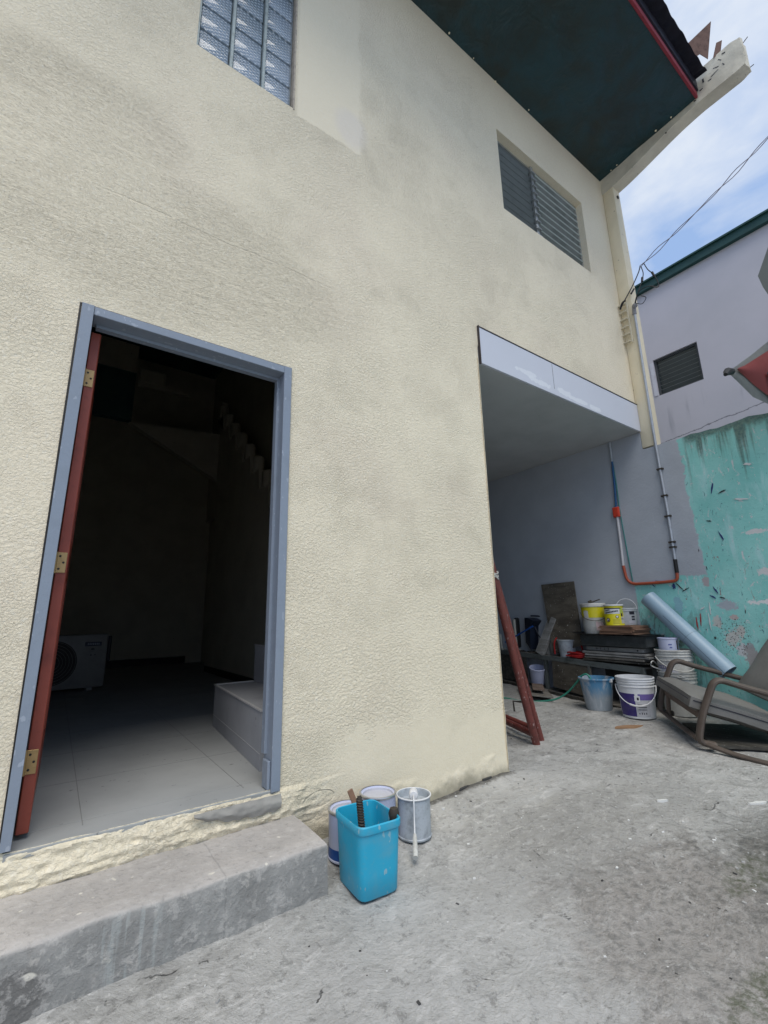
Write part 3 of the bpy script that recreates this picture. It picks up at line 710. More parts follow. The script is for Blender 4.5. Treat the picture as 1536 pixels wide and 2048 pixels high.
drips = n.math('MULTIPLY', n.math('MULTIPLY', n.ramp(n.noise(38, 3, .5, .2, vec=n.map((1, 1, .07))), .5, .6), n.blob(X, Z, .30, .0, .10, .14, a, .5, .3)), sd_)
col = n.mix(n.math('MULTIPLY', drips, .4), col, (.42, .45, .44))
col = n.mix(n.math('MULTIPLY', n.blob(X, Z, .02, -.02, .08, .07, a, .9, .3), .7), col, (.10, .095, .09))
col = n.mix(n.math('MULTIPLY', n.ramp(b, .62, .68), .5), col, (.50, .47, .43))
col = n.mix(n.math('MULTIPLY', n.ramp(n.vor(14, vec=n.mix(.1, n.P, n.noise(9, 2, out=1))), .12, .07), n.ramp(a, .45, .5)), col, (.60, .57, .50))
jnt = n.ramp(n.math('ABSOLUTE', n.math('SUBTRACT', X, n.math('ADD', .565, n.math('MULTIPLY', n.noise(20, 2), .012)))), .004, .0015)
col = n.mix(n.math('MULTIPLY', jnt, .25), col, (.1, .1, .1))
col = n.mix(n.math('MULTIPLY', n.ramp(c, .52, .68), .5), col, (.17, .165, .155)); col = n.mix(n.math('MULTIPLY', n.ramp(b, .35, .5), n.math('MULTIPLY', n.ramp(n.noise(30, 4, .7), .5, .62), .4)), col, (.55, .53, .50))
n.bump(n.math('ADD', b, n.math('MULTIPLY', c, .6)), .7, .010); STEPM = n.fin(col, .75, 0, .3)
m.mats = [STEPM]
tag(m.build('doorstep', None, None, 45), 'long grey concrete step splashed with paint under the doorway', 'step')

# ------------------------------------------------------------------ BOUNDARY WALL (teal, grey where repainted)
bw = thing('boundary_wall', 'scuffed teal boundary wall, part painted grey, black mould along top', 'wall')
m = MB().mat(TEAL)
def bwall(u, v):
    y = -6+6.0*u
    zt = 2.615+.018*noise.fractal(Vector((0, y*5, 0)), 1, 2, 4)
    z = -.3+(zt+.3)*min(1, v*1.0)
    return (4.87+.004*noise.noise(Vector((1, y*4, z*4))), y, z)
m.grid(bwall, 240, 60)
m.grid(lambda u, v: (4.87+.15*v+(.004*noise.noise(Vector((1, (-6+6*u)*4, 2.6*4))) if v == 0 else 0), -6+6*u, 2.615+.018*noise.fractal(Vector((0, (-6+6*u)*5, 0)), 1, 2, 4)+.01*math.sin(v*PI)), 240, 4)
m.quad([(5.02, -6, -.3), (5.02, 0, -.3), (5.02, 0, 2.6), (5.02, -6, 2.6)]); m.quad([(4.87, -6, -.3), (5.02, -6, -.3), (5.02, -6, 2.61), (4.87, -6, 2.61)])
m.box((4.87, .0, -.3), (5.02, 6, 2.804))
m.build('wall_body', None, bw, 40)
# paint daubs and knocks: flat irregular smears on the wall face
dcols = [paint('daub_'+nm, c_, .5, 0, .2) for nm, c_ in (('white', (.62, .62, .62)), ('red', (.33, .05, .05)), ('navy', (.03, .05, .16)), ('black', (.03, .035, .035)), ('lilac', (.42, .42, .52)), ('sea', (.05, .22, .21)))]
m = MB()
def daub(y, z, l, w_, a, c_, x=4.866):
    m.mat(dcols[c_]); n_ = 9; t = bmesh.new()
    pts = []
    for k in range(n_*2):
        q = 2*PI*k/(n_*2); rr_ = 1+random.uniform(-.35, .35)
        p, s_ = l*math.cos(q)*rr_, w_*math.sin(q)*rr_
        pts.append((y+p*math.cos(a)-s_*math.sin(a), z+p*math.sin(a)+s_*math.cos(a)))
    m.prism(pts, 0, x-.0008, x+.003)
for (y, z, l, w_, a, c_) in ((-.235, .83, .006, .055, 0, 1), (-.27, .86, .006, .05, .1, 1), (-.21, .73, .006, .06, .05, 1), (-.02, .90, .03, .006, .9, 1), (.04, .86, .025, .005, -.6, 1), (-.05, .86, .03, .006, .3, 1),
        (-.43, 1.12, .006, .035, -.5, 2), (-.40, 1.06, .006, .025, -.9, 2), (-.47, 1.05, .02, .005, .4, 3), (-.09, 1.175, .014, .022, 0, 2), (.02, 1.24, .05, .004, .1, 4), (.09, 1.23, .02, .02, .3, 4), (.1, 1.2, .03, .004, .9, 2), (-.14, 1.17, .04, .004, .9, 3), (-.19, 1.14, .03, .005, -.5, 3),
        (-.36, .95, .005, .05, .05, 0), (-.34, .84, .005, .06, 0, 0), (-.30, .96, .02, .006, -.5, 0), (-.36, .70, .008, .012, 0, 3), (-.30, .62, .012, .01, .3, 3), (-.55, 1.6, .006, .05, -.3, 2), (-.48, 1.75, .02, .006, .2, 3), (-.62, 2.0, .03, .006, -.3, 3), (-.55, 2.05, .006, .05, .3, 2), (-.9, 1.3, .06, .012, .1, 0), (-.75, 1.9, .05, .008, .2, 0), (-.85, 2.2, .03, .01, .3, 0)):
    daub(y, z, l, w_, a, c_)
for k in range(16):
    y = random.uniform(-.75, .25); z = random.uniform(.45, 1.22) if y > -.1 else random.uniform(.5, 1.5)
    if y > -.12 and z > 1.15: continue
    s_ = random.uniform(.3, 1)
    daub(y, z, .0025*s_+.001, .018*s_*s_+.003, random.gauss(0, .5), random.choice((3, 3, 5, 2, 0, 1, 4, 3)))
for k in range(5):
    y = random.uniform(-1.2, -.46); z = random.uniform(1.25, 2.45); s_ = random.uniform(.2, .7)
    daub(y, z, .003*s_+.001, .012*s_*s_+.002, random.gauss(0, .8), random.choice((3, 5, 5, 0, 2)))
m.build('paint_daubs', None, bw, 0)

# ------------------------------------------------------------------ LAVENDER BUILDING
lb = thing('lavender_building', 'pale lavender rendered building with dark green roof edge beyond the boundary wall', 'building')
m = MB().mat(LAV)
Y0, Y1, ZA, ZB = -9, 4, -.3, 5.84; wy0, wy1, wz0, wz1 = -.02, .575, 4.08, 4.67
ybr = [Y0, wy0, wy1, Y1]; zbr = [ZA, wz0, wz1, ZB]
for i in range(3):
    for j in range(3):
        if i == 1 and j == 1: continue
        m.quad([(7, ybr[i], zbr[j]), (7, ybr[i], zbr[j+1]), (7, ybr[i+1], zbr[j+1]), (7, ybr[i+1], zbr[j])])
c4 = [(wy0, wz0), (wy1, wz0), (wy1, wz1), (wy0, wz1)]
for k in range(4):
    a, b = c4[k], c4[(k+1) % 4]; m.quad([(7, *a), (7, *b), (7.14, *b), (7.14, *a)])
m.quad([(7, Y0, ZA), (11, Y0, ZA), (11, Y0, ZB), (7, Y0, ZB)]); m.quad([(7, Y1, ZA), (11, Y1, ZA), (11, Y1, ZB), (7, Y1, ZB)]); m.quad([(7, Y0, ZB), (11, Y0, ZB), (11, Y1, ZB), (7, Y1, ZB)])
bmesh.ops.remove_doubles(m.bm, verts=m.bm.verts, dist=1e-5)
m.build('wall', None, lb, 0)
m = MB().mat(paint('dark_green_trim', (.015, .06, .055), .5)); m.box((6.93, Y0, 5.83), (7.02, Y1, 5.945)); m.box((6.9, Y0, 5.945), (11, Y1, 5.97)); m.build('roof_edge', None, lb)
wf = MB().mat(paint('dark_window_frame', (.06, .065, .07), .5)); 
wf.box((7.03, wy0+.002, wz0+.002), (7.10, wy0+.03, wz1-.002)); wf.box((7.03, wy1-.03, wz0+.002), (7.10, wy1-.002, wz1-.002)); wf.box((7.03, wy0+.03, wz1-.03), (7.10, wy1-.03, wz1-.003)); wf.box((7.03, wy0+.03, wz0+.003), (7.10, wy1-.03, wz0+.03))
wf = wf.build('window', None, lb)
m = MB().mat(paint('smoked_louvre', (.085, .10, .10), .2, 0, .2, None, 9, .02, .6))
for k in range(8): m.box((-.04, wy0+.03, -.002), (.04, wy1-.03, .002), T(7.075, 0, wz0+.065+k*.068) @ Matrix.Rotation(math.radians(62), 4, 'Y'))
m.mat(paint('slat_edge_highlight', (.28, .31, .31), .3))  # paler edge strips put a highlight on the slats by colour
for k in range(8): m.box((-.044, wy0+.03, -.004), (-.0402, wy1-.03, .004), T(7.075, 0, wz0+.065+k*.068) @ Matrix.Rotation(math.radians(62), 4, 'Y'))
m.build('louvre_slats', None, wf); m = MB().mat(DARK).box((7.2, wy0-.1, wz0-.1), (7.22, wy1+.1, wz1+.1)); m.build('unlit_room_sheet', None, wf)  # dark sheet stands for the unlit interior behind the window
m = MB().mat(paint('patched_reveal', (.6, .6, .66), .8)); m.box((6.99, wy1+.0, wz0+.01), (6.9995, wy1+.05, wz1-.04)); m.build('reveal_patch', None, wf)

# ------------------------------------------------------------------ CONDUITS AND WIRES ON THE WALLS
GALV = paint('galvanised_pipe', (.42, .45, .49), .4, .3, .5, (.26, .27, .30), 25)
ORAN = paint('orange_conduit', (.36, .075, .035), .45, 0, .3, (.2, .05, .04), 18)
cx = 4.852
con = thing('service_conduit', 'tall galvanised conduit running down pilaster edge to an orange bend', 'pipe')
tall = [(4.858, -.145, 4.16), (4.852, -.142, 3.4), (4.85, -.142, 2.62), (cx, -.15, 1.9), (cx, -.145, 1.42)]
m = MB().mat(GALV).tube(tall, .013, 12); m.build('conduit_pipe', None, con)
m = MB().mat(paint('cap_grey', (.25, .25, .27), .5)).tube(sag([(4.858, -.145, 4.15), (4.85, -.15, 4.21), (4.83, -.165, 4.235), (4.82, -.185, 4.215)]), .021, 10); m.build('weather_cap', None, con)
m = MB().mat(BLACK).tube([(cx, -.145, 1.43), (cx, -.143, 1.30)], .017, 12); m.build('tape_wrap', None, con)
lower = fillet([(cx, -.142, 1.315), (cx, -.14, 1.225), (cx, .05, 1.218), (cx, .34, 1.222), (cx, .362, 1.42)], .13, 10)
m = MB().mat(ORAN).tube(lower, .0145, 12); m.build('orange_bend', None, con)
for z in (2.35, 2.07, 1.86, 1.60, 1.55):
    m = MB().mat(IRON); m.box((cx-.016, -.175, z-.008), (4.869, -.115, z+.008), bev=.002); m.build('pipe_clamp', None, con)
c2 = thing('junction_run', 'thin conduit with small orange junction box and blue tube by porch corner', 'pipe')
m = MB().mat(paint('pale_conduit', (.50, .50, .52), .5)).tube([(cx, .362, 1.41), (cx, .356, 1.65), (cx, .352, 1.96)], .0135, 12); m.build('grey_pipe', None, c2)
m = MB().mat(paint('orange_box', (.62, .06, .03), .4)); m.box((4.832, .318, 1.945), (4.869, .388, 2.055), bev=.006, seg=2); m.box((4.828, .326, 1.957), (4.832, .380, 2.043), bev=.0015); m.build('junction_box', None, c2)
m = MB().mat(paint('blue_tube', (.02, .09, .22), .4)).tube([(cx, .352, 2.04), (cx, .335, 2.3), (cx, .325, 2.58)], .011, 10); m.build('blue_tube', None, c2)
m = MB().mat(paint('teal_cable', (.05, .20, .19), .5)).tube(sag([(4.862, .325, 2.62), (4.86, .318, 2.3), (4.86, .32, 2.0), (4.86, .305, 1.6), (4.86, .29, 1.25)]), .006, 8); m.build('teal_cable', None, c2)
m = MB().mat(METALG).tube([(cx, .325, 2.57), (cx, .322, 2.80)], .012, 10); m.build('stub_pipe', None, c2)

rk = thing('service_rack', 'small cream ladder shaped wire rack fixed to the upper pilaster', 'rack')
CRS = paint('cream_steel', (.62, .57, .44), .5)
for yy in (.045-.01, -.085):
    m = MB().mat(CRS); m.box((4.835, yy-.008, 3.83), (4.85, yy+.008, 4.335), bev=.002); m.box((4.85, yy-.006, 3.86), (4.869, yy+.006, 3.88)); m.box((4.85, yy-.006, 4.28), (4.869, yy+.006, 4.30)); m.build('rail', None, rk)
for k in range(6):
    z = 3.85+k*.093; m = MB().mat(CRS); m.box((4.812, -.077, z-.006), (4.85, .027, z+.006), bev=.002); m.build('rung', None, rk)
m = MB().mat(IRON); m.tube([(4.82, .04, 3.825), (4.80, .035, 3.80)], .010, 8); m.build('rack_bolt', None, rk)

WIRE = paint('black_wire', (.02, .02, .025), .5)
WIREG = paint('grey_wire', (.20, .18, .22), .5)
m = MB().mat(WIREG)
P0 = Vector((4.96, -.24, 4.75)); P1 = Vector((5.9, -3.2, 7.35))
for s in (0, 1):
    pts = []
    for k in range(61):
        t = k/60; p = P0.lerp(P1, t); p.z -= .22*math.sin(t*PI)*1.0; tw = 0.012+.008*math.sin(t*25)
        p += Vector((math.cos(t*38+s*PI)*tw, 0, math.sin(t*38+s*PI)*tw)); pts.append(p)
    m.tube(pts, .0045, 6)
tag(m.build('service_drop', None, None), 'twisted pair of overhead wires running from house into the sky', 'cable')
m = MB().mat(WIRE)
m.tube(sag([(4.82, -.04, 4.30), (4.81, -.10, 4.36), (4.86, -.17, 4.50), (4.93, -.22, 4.66), (4.96, -.24, 4.75)]), .006, 7)
m.tube(sag([(4.82, -.02, 4.27), (4.80, -.06, 4.32), (4.80, -.10, 4.33)]), .010, 7)
m.tube(sag([(4.83, -.17, 4.22), (4.83, -.22, 4.35), (4.88, -.26, 4.50), (4.93, -.27, 4.62), (4.96, -.25, 4.74)]), .005, 7)
m.tube(sag([(4.84, -.16, 4.23), (4.80, -.24, 4.34), (4.82, -.34, 4.36), (4.86, -.42, 4.32), (4.86, -.40, 4.47), (4.88, -.34, 4.60), (4.92, -.30, 4.72)]), .005, 7)
m.tube(sag([(4.83, -.18, 4.26), (4.82, -.25, 4.20), (4.84, -.29, 4.26), (4.85, -.24, 4.32)]), .004, 7)
m.tube([(4.885, -.262, 4.50), (4.90, -.266, 4.56)], .012, 8); m.tube([(4.862, -.395, 4.47), (4.868, -.38, 4.53)], .012, 8); m.tube([(4.84, -.15, 4.40), (4.87, -.175, 4.46)], .010, 8)
tag(m.build('wire_splice', None, None), 'loose black wire tails spliced above the conduit cap', 'wires')

# ------------------------------------------------------------------ TARPAULINS AT THE RIGHT
GREYT = paint('grey_canvas', (.27, .28, .27), .7, 0, .3, (.18, .18, .18), 8)
tp = thing('red_tarpaulin', 'sagging red tarpaulin with grey border and black lettering above the teal wall', 'tarpaulin')
# a sheet stretched between a tip hook and poles outside the picture; x, z outlines of the sheet and of its red field
def lerp_curve(P, u):
    k = u*(len(P)-1); i = min(len(P)-2, int(k)); t = k-i; return P[i][0]*(1-t)+P[i+1][0]*t, P[i][1]*(1-t)+P[i+1][1]*t
TOP = [(3.50, 2.51), (3.649, 2.578), (4.092, 2.82), (4.72, 3.175), (5.5, 3.60)]; BOT = [(3.51, 2.49), (3.702, 2.468), (3.93, 2.435), (4.281, 2.474), (4.9, 2.62)]
RT = [(3.62, 2.550), (3.82, 2.640), (4.063, 2.765), (4.654, 3.07), (5.45, 3.48)]; RB = [(3.625, 2.545), (3.76, 2.537), (3.93, 2.522), (4.313, 2.524), (4.9, 2.70)]
def sheet(A_, B_, off):
    def fn(u, v):
        a, b = lerp_curve(A_, u), lerp_curve(B_, u); x, z = a[0]*(1-v)+b[0]*v, a[1]*(1-v)+b[1]*v
        return (x, -1.2-.03*math.sin(min(1, (x-3.45)/1.8)*PI)*math.sin(v*PI)-off, z)
    return fn
m = MB().mat(GREYT).grid(sheet(TOP, BOT, 0), 48, 20); bmesh.ops.solidify(m.bm, geom=m.bm.faces[:], thickness=.002); m.build('border', None, tp)
m = MB().mat(paint('red_canvas', (.32, .07, .065), .6, 0, .25, (.22, .05, .045), 6)).grid(sheet(RT, RB, .02), 48, 20); bmesh.ops.solidify(m.bm, geom=m.bm.faces[:], thickness=.002); m.build('red_panel', None, tp)
m = MB().mat(BLACK).tube([(3.44, -1.2, 2.458), (3.50, -1.2, 2.50), (3.56, -1.205, 2.515)], [.012, .026, .022], 8); m.build('corner_tie', None, tp)
m = MB().mat(INK)
for (x0, z0, x1, z1, h) in ((4.19, 2.655, 4.62, 2.86, .016), (4.165, 2.67, 4.24, 2.625, .010), (4.42, 2.80, 4.62, 2.74, .012)):
    M = T(x0, -1.262, z0) @ Matrix.Rotation(-math.atan2(z1-z0, x1-x0), 4, 'Y'); m.box((0, -.003, -h), (math.hypot(x1-x0, z1-z0), .003, h), M)
m.build('letter', None, tp, 0)
m = MB().mat(paint('dark_grey_canvas', (.14, .155, .15), .7, 0, .3, (.10, .10, .10), 8))
pg = [(-1.26, 3.72), (-1.275, 3.60), (-1.31, 3.45), (-1.38, 3.2), (-1.6, 3.0), (-1.9, 3.3), (-1.9, 4.1), (-1.5, 4.15), (-1.40, 4.0), (-1.33, 3.86)]
m.prism([(a_, b_) for a_, b_ in pg], 0, 4.58, 4.60)
tag(m.build('grey_awning', None, None), 'dark grey canvas flap hanging at upper right against lavender building', 'awning')

# ------------------------------------------------------------------ AIR CONDITIONER UNIT INSIDE
ac = thing('outdoor_condenser', 'white air conditioner condenser unit standing on the room floor', 'air conditioner', (-.25, 4.16, .214))
ACW = paint('ac_white', (.30, .30, .29), .4)
m = MB().mat(ACW).box((0, 0, .03), (.78, .30, .60), bev=.012, seg=2); m.box((.06, .02, 0), (.12, .28, .03)); m.box((.62, .02, 0), (.68, .28, .03)); m.build('cabinet', None, ac)
m = MB().mat(DARK)
m.lathe([(0, -.004), (.235, -.004), (.235, .0), (0, .0)], 40, T(.27, 0, .31) @ Matrix.Rotation(-PI/2, 4, 'X')); m.build('fan_recess', None, ac)
m = MB().mat(ACW)
for k in range(8): m.lathe([(.03*k+.012, -.008), (.03*k+.014, -.008), (.03*k+.014, -.005), (.03*k+.012, -.005)], 32, T(.27, -.001, .31) @ Matrix.Rotation(-PI/2, 4, 'X'))
m.build('fan_grille', None, ac)
m = MB().mat(paint('navy_badge', (.01, .02, .06), .4)); m.box((.56, -.005, .475), (.72, -.0005, .52), bev=.002); m.mat(paint('badge_letters', (.3, .35, .42), .5))
for k in range(7): m.box((.585+k*.017, -.0062, .488), (.596+k*.017, -.0052, .507))
m.mat(INK); m.box((.625, -.003, .435), (.655, -.0005, .45)); m.box((.62, -.003, .37), (.635, -.0005, .385)); m.box((.66, -.003, .375), (.672, -.0005, .387)); m.build('badge', None, ac)
m = MB().mat(INK).box((.781, .03, .30), (.82, .20, .58), bev=.01); m.build('valve_cover', None, ac)

# ------------------------------------------------------------------ CONTAINERS
def pail_prof(r0, r1, h, lip=.008, ribs=(), wall=.003, floor=.006):
    p = [(0, 0), (r0-.004, 0), (r0, .004)]
    for t in [k/8 for k in range(1, 8)]: p.append((r0+(r1-r0)*t, h*t))
    for zr in ribs:
        rz = r0+(r1-r0)*zr/h; p = [q for q in p if q[1] < zr-.008]+[(rz, zr-.006), (rz+.006, zr-.004), (rz+.006, zr+.002), (rz+.001, zr+.004)]
    p += [(r1, h-.014), (r1+lip, h-.012), (r1+lip, h-.002), (r1+lip*.5, h), (r1-wall, h), (r0-wall, floor), (0, floor)]
    return p
def fill(m, r, z): m.lathe([(0, z), (r, z+.0005)], 28)
def decal(mb, r0, r1, h, z0, z1, a0, a1, off=.0012, nz=1, n_=16, ragged=0):
    def fn(u, v):
        a = a0+(a1-a0)*u; z = z0+(z1-z0)*v
        if ragged: z += ragged*noise.noise(Vector((a*4, v*3, z0*9)))*(1 if 0 < 1 else 0)
        r = r0+(r1-r0)*z/h+off
        return (r*math.cos(a), r*math.sin(a), z)
    mb.grid(fn, n_, 3)
CAM = Vector((0, -2.1))
def face(x, y): return math.atan2(CAM.y-y, CAM.x-x)
def handle(R, z, top, a, rad=.0028, n_=18, lean=0):
    e1 = Vector((math.cos(a), math.sin(a), 0)); e2 = Vector((-math.sin(a)*math.sin(lean), math.cos(a)*math.sin(lean), math.cos(lean)))
    return [Vector((0, 0, z))+e1*R*math.cos(t*PI/n_)+e2*top*math.sin(t*PI/n_) for t in range(n_+1)]

# bin and cans beside the step
def at(x, y): return (x, y, gz(x, y))
BX, BY = 1.117, -.374
bn = thing('plastic_bin', 'tall square bright blue plastic bin holding tools beside the step', 'bin', (BX, BY, gz(BX, BY)), (0, 0, math.radians(-4)))
m = MB().mat(BLUEBIN)
m.lathe([(0, 0), (.092, 0), (.097, .006), (.101, .08), (.107, .21), (.112, .213), (.1135, .222), (.113, .236), (.109, .240), (.105, .238), (.103, .22), (.094, .08), (.088, .008), (0, .008)], 72, Matrix.Diagonal((.86, 1.06, 1.04, 1)), 7)
m.build('bin_body', None, bn, 40)
m = MB().mat(IRON)
pp = [Vector((.985, -.33, .16)), Vector((1.03, -.37, -.02))]
ctr = []
for k in range(420):
    t = k/419; p = Vector((1.098, -.345, .222)).lerp(Vector((1.085, -.415, -.04)), t); a = t*2*PI*30
    ctr.append(p+Vector((math.cos(a)*.0115, math.sin(a)*.0115, 0)))
m.tube(ctr, .0036, 5); m.tube([Vector((1.098, -.345, .232)), Vector((1.085, -.415, -.04))], .0085, 8)
tag(m.build('coil_spring', None, None), 'dark coiled spring rod standing in the blue bin', 'spring')
m = MB().mat(IRON); m.tube([(1.175, -.41, .02), (1.193, -.435, .14), (1.198, -.44, .16)], [.009, .011, .012], 8); m.lathe([(0, -.02), (.018, -.015), (.022, .005), (.016, .022), (0, .028)], 12, T(1.200, -.442, .170))
tag(m.build('tool_handle', None, None), 'dark knobbed tool handle in right corner of the blue bin', 'tool')
m = MB().mat(CARD); m.box((-.013, -.004, 0), (.013, .004, .28), T(1.255, -.215, -.065) @ Matrix.Rotation(-.35, 4, 'Y') @ Matrix.Rotation(-.18, 4, 'X'), .002)
tag(m.build('wood_stick', None, None), 'short brown wooden stick poking above back of the blue bin', 'stick')

def paint_can(name, label, x, y, r, h, mat, lidmat, band=None, a=0):
    t = thing(name, label, 'paint can', (x, y, gz(x, y)), (0, 0, a))
    m = MB().mat(mat); m.lathe([(0, 0), (r, 0), (r+.003, .004), (r+.003, .009), (r, .012), (r, h-.012), (r+.002, h-.008), (r+.004, h-.002), (r+.003, h), (r-.004, h), (r-.006, h-.004), (r-.012, h-.006)], 40)
    m.build('can_body', None, t)
    m = MB().mat(lidmat); m.lathe([(r-.012, h-.006), (r-.014, h-.014), (0, h-.014)][::-1], 36); m.build('can_lid', None, t)
    m = MB().mat(STEEL); m.lathe([(r-.004, h+.0003), (r+.003, h+.0005), (r+.0045, h-.002), (r+.003, h-.008), (r+.0035, h-.0085), (r+.0055, h-.002), (r+.004, h+.002), (r-.004, h+.002)], 40); m.build('can_rim', None, t)
    if band:
        m = MB().mat(band); decal(m, r, r, h, .012, h*.27, 0, 2*PI, .0012, n_=48); m.build('blue_band', None, t)
    return t
LILAC = paint('lilac_white_can', (.50, .53, .68), .35, 0, .15, (.42, .45, .58))
LIDG = paint('grey_lid', (.50, .51, .57), .4, .1, .4, (.40, .36, .36))
c1 = paint_can('paint_can', 'pale lilac paint can with blue band half hidden between step and bin', 1.148, -.170, .083, .185, LILAC, LIDG, paint('royal_blue', (.01, .07, .28), .35), 0)
m = MB().mat(STEEL); 
a = face(1.1, -.2)+.95
m.lathe([(0, 0), (.012, 0), (.010, .006), (0, .008)], 14, T(.083*math.cos(a-.9+.0), .083*math.sin(a-.9), .125) @ Rz(a-.9) @ Matrix.Rotation(PI/2, 4, 'Y')); m.build('ear', None, c1)
c2_ = paint_can('paint_can', 'lilac paint can with bare steel rim directly behind the blue bin', 1.337, -.128, .083, .19, LILAC, LIDG)
x, y = 1.490, -.205
gc = thing('cement_can', 'grey cement stained metal can carrying a paint roller by the wall', 'can', (x, y, gz(x, y)))
m = MB().mat(METALG)
m.lathe([(0, 0), (.078, 0), (.080, .004), (.080, .008), (.077, .011), (.077, .12), (.077, .163), (.080, .166), (.082, .170), (.081, .174), (.077, .174), (.074, .168), (.074, .142), (0, .142)], 40); m.build('can_body', None, gc)
m = MB().mat(WHITEP).tube([Vector((.0805*math.cos(t*2*PI/40), .0805*math.sin(t*2*PI/40), .172)) for t in range(41)], .0035, 8); m.build('can_rim', None, gc)
rl = thing('paint_roller', 'paint stained roller with long handle hanging down the grey can', 'paint roller')
fx, fy = x+.0*1, y
dv = Vector((CAM.x-x, CAM.y-y, 0)).normalized(); zt = gz(x, y)+.174
hb = Vector((x, y, 0))
p0 = hb+dv*.022+Vector((0, 0, zt+.002)); p1 = hb+dv*.088+Vector((0, 0, zt+.006)); p2 = hb+dv*.105+Vector((.0, 0, zt-.07)); p3 = hb+dv*.140+Vector((0, 0, .005)); p4 = hb+dv*.235+Vector((0, 0, gz(x, y)+.012))
m = MB().mat(WHITEP).tube(sag([p0, p1, p2, p3]), .0035, 8); m.build('roller_wire', None, rl)
m = MB().mat(WHITEDIRTY).tube([p3, p3.lerp(p4, .2), p4], [.007, .010, .012], 10); m.build('roller_grip', None, rl)
m = MB().mat(paint('fleece', (.75, .75, .76), .9)); M = T(*(p0+Vector((0, 0, .004)))) @ Rz(face(x, y)) @ Matrix.Rotation(PI/2, 4, 'Y')
m.lathe([(0, -.028), (.018, -.026), (.021, -.02), (.021, .02), (.018, .026), (0, .028)], 16, M); m.build('roller_sleeve', None, rl)

# blue bucket and purple pail in the yard
x, y = 4.365, .53
z0 = gz(x, y)
bb = thing('blue_bucket', 'cement splashed blue plastic bucket with hose end, left of purple pail', 'bucket', (x, y, z0))
n = NT('blue_bucket_plastic'); X, Y, Z = n.sep(n.O); v = n.noise(16, 5, .65, .3, vec=n.map((1, 1, .35)))
colb = n.mix(n.ramp(n.math('ADD', Z, n.math('MULTIPLY', v, -.30)), -.06, .12), (.30, .34, .37), (.07, .22, .38))
colb = n.mix(n.math('MULTIPLY', n.ramp(v, .48, .62), .75), colb, (.42, .45, .48)); n.bump(v, .3, .004); BBM = n.fin(colb, .6)
m = MB().mat(BBM); m.lathe(pail_prof(.115, .152, .29, .010), 40); m.build('bucket_body', None, bb)
m = MB().mat(IRON); a = face(x, y)+.9
m.tube([p for p in handle(.162, .275, .17, a, lean=2.6)], .0028, 6); m.build('bucket_handle', None, bb)
m = MB().mat(WHITEP); 
for s in (0, PI): m.box((-.012, -.008, -.03), (.014, .012, .0), T(.158*math.cos(a+s), .158*math.sin(a+s), .288) @ Rz(a+s), .002)
m.build('handle_lug', None, bb)
x, y = 4.325, .135
pp_ = thing('white_pail', 'open white paint pail with purple label on the cement floor', 'pail', (x, y, gz(x, y)))
m = MB().mat(WHITEP); m.lathe(pail_prof(.132, .152, .335, .006, (.262, .288, .308)), 48); m.build('pail_body', None, pp_)
fa = face(x, y)
m = MB().mat(PURPLE); decal(m, .132, .152, .335, .02, .205, fa-1.3, fa-.02+.25-.35, .0014); m.mat(paint('purple_pale', (.16, .12, .34), .4)); decal(m, .132, .152, .335, .155, .205, fa+.05, fa+1.2, .0013)
m.mat(paint('label_white', (.50, .50, .52), .5)); decal(m, .132, .152, .335, .02, .152, fa-.08, fa+.7, .0018)
m.mat(INK)
for k in range(4): decal(m, .132, .152, .335, .04, .052+.004*(k % 2), fa+.02+.13*k, fa+.07+.13*k, .0024)
for k in range(3): decal(m, .132, .152, .335, .075+.02*k, .08+.02*k, fa+.0, fa+.5, .0023)
m.mat(WHITEP); decal(m, .132, .152, .335, .145, .19, fa-.15, fa+.15, .0021); m.mat(INK); decal(m, .132, .152, .335, .155, .178, fa-.02, fa+.09, .0026)
m.build('pail_label', None, pp_)
m = MB().mat(WHITEP); hp = handle(.158, .27, .20, fa+PI/2, lean=PI-.35); hp = [Vector((p.x, p.y, max(p.z, .06))) for p in hp]
hp2 = []
for t in range(25):
    q = t/24*PI; a_ = fa+PI/2-q; z_ = .265-.155*math.sin(q); r_ = .132+.02*z_/.335+.012+.012*math.sin(q); hp2.append((r_*math.cos(a_), r_*math.sin(a_), z_))
m.tube(hp2, .0042, 8); m.build('pail_handle', None, pp_)
m = MB().mat(paint('handle_grip', (.6, .6, .6), .5)).tube(hp2[9:16], .008, 8); m.build('handle_grip', None, pp_)

# two pails nested under the grey pipe
x, y = 4.70, -.065
z0 = gz(x, y)
def big_pail(name, label, x, y, z, dirty, band=True):
    t = thing(name, label, 'pail', (x, y, z)); fa = face(x, y)
    m = MB().mat(WHITEDIRTY); m.lathe(pail_prof(.132, .150, .37, .006, (.28, .315, .34)), 44); m.build('pail_body', None, t)
    if band:
        m = MB().mat(paint('faded_violet', (.20, .18, .33), .5, 0, .5, (.4, .4, .45), 30)); decal(m, .132, .15, .37, .205, .235, fa-1.2, fa-.15, .0014)
        m.mat(paint('faded_label', (.56, .56, .62), .5)); decal(m, .132, .15, .37, .07, .20, fa-.95, fa+.1, .0013)
        m.mat(paint('faded_print', (.33, .33, .42), .5))
        for k in range(5): decal(m, .132, .15, .37, .09+.02*k, .096+.02*k, fa-.8+.05*(k % 3), fa-.2-.06*(k % 2), .0018)
        m.mat(WHITEDIRTY)
        for k in range(5): decal(m, .132, .15, .37, .213, .228, fa-1.1+k*.14, fa-1.03+k*.14, .002)
        m.build('pail_label', None, t)
    return t, fa
t1, fa = big_pail('white_pail', 'lower dirty white pail of the nested pair, behind the lounge chair', x, y, z0, 1, False)
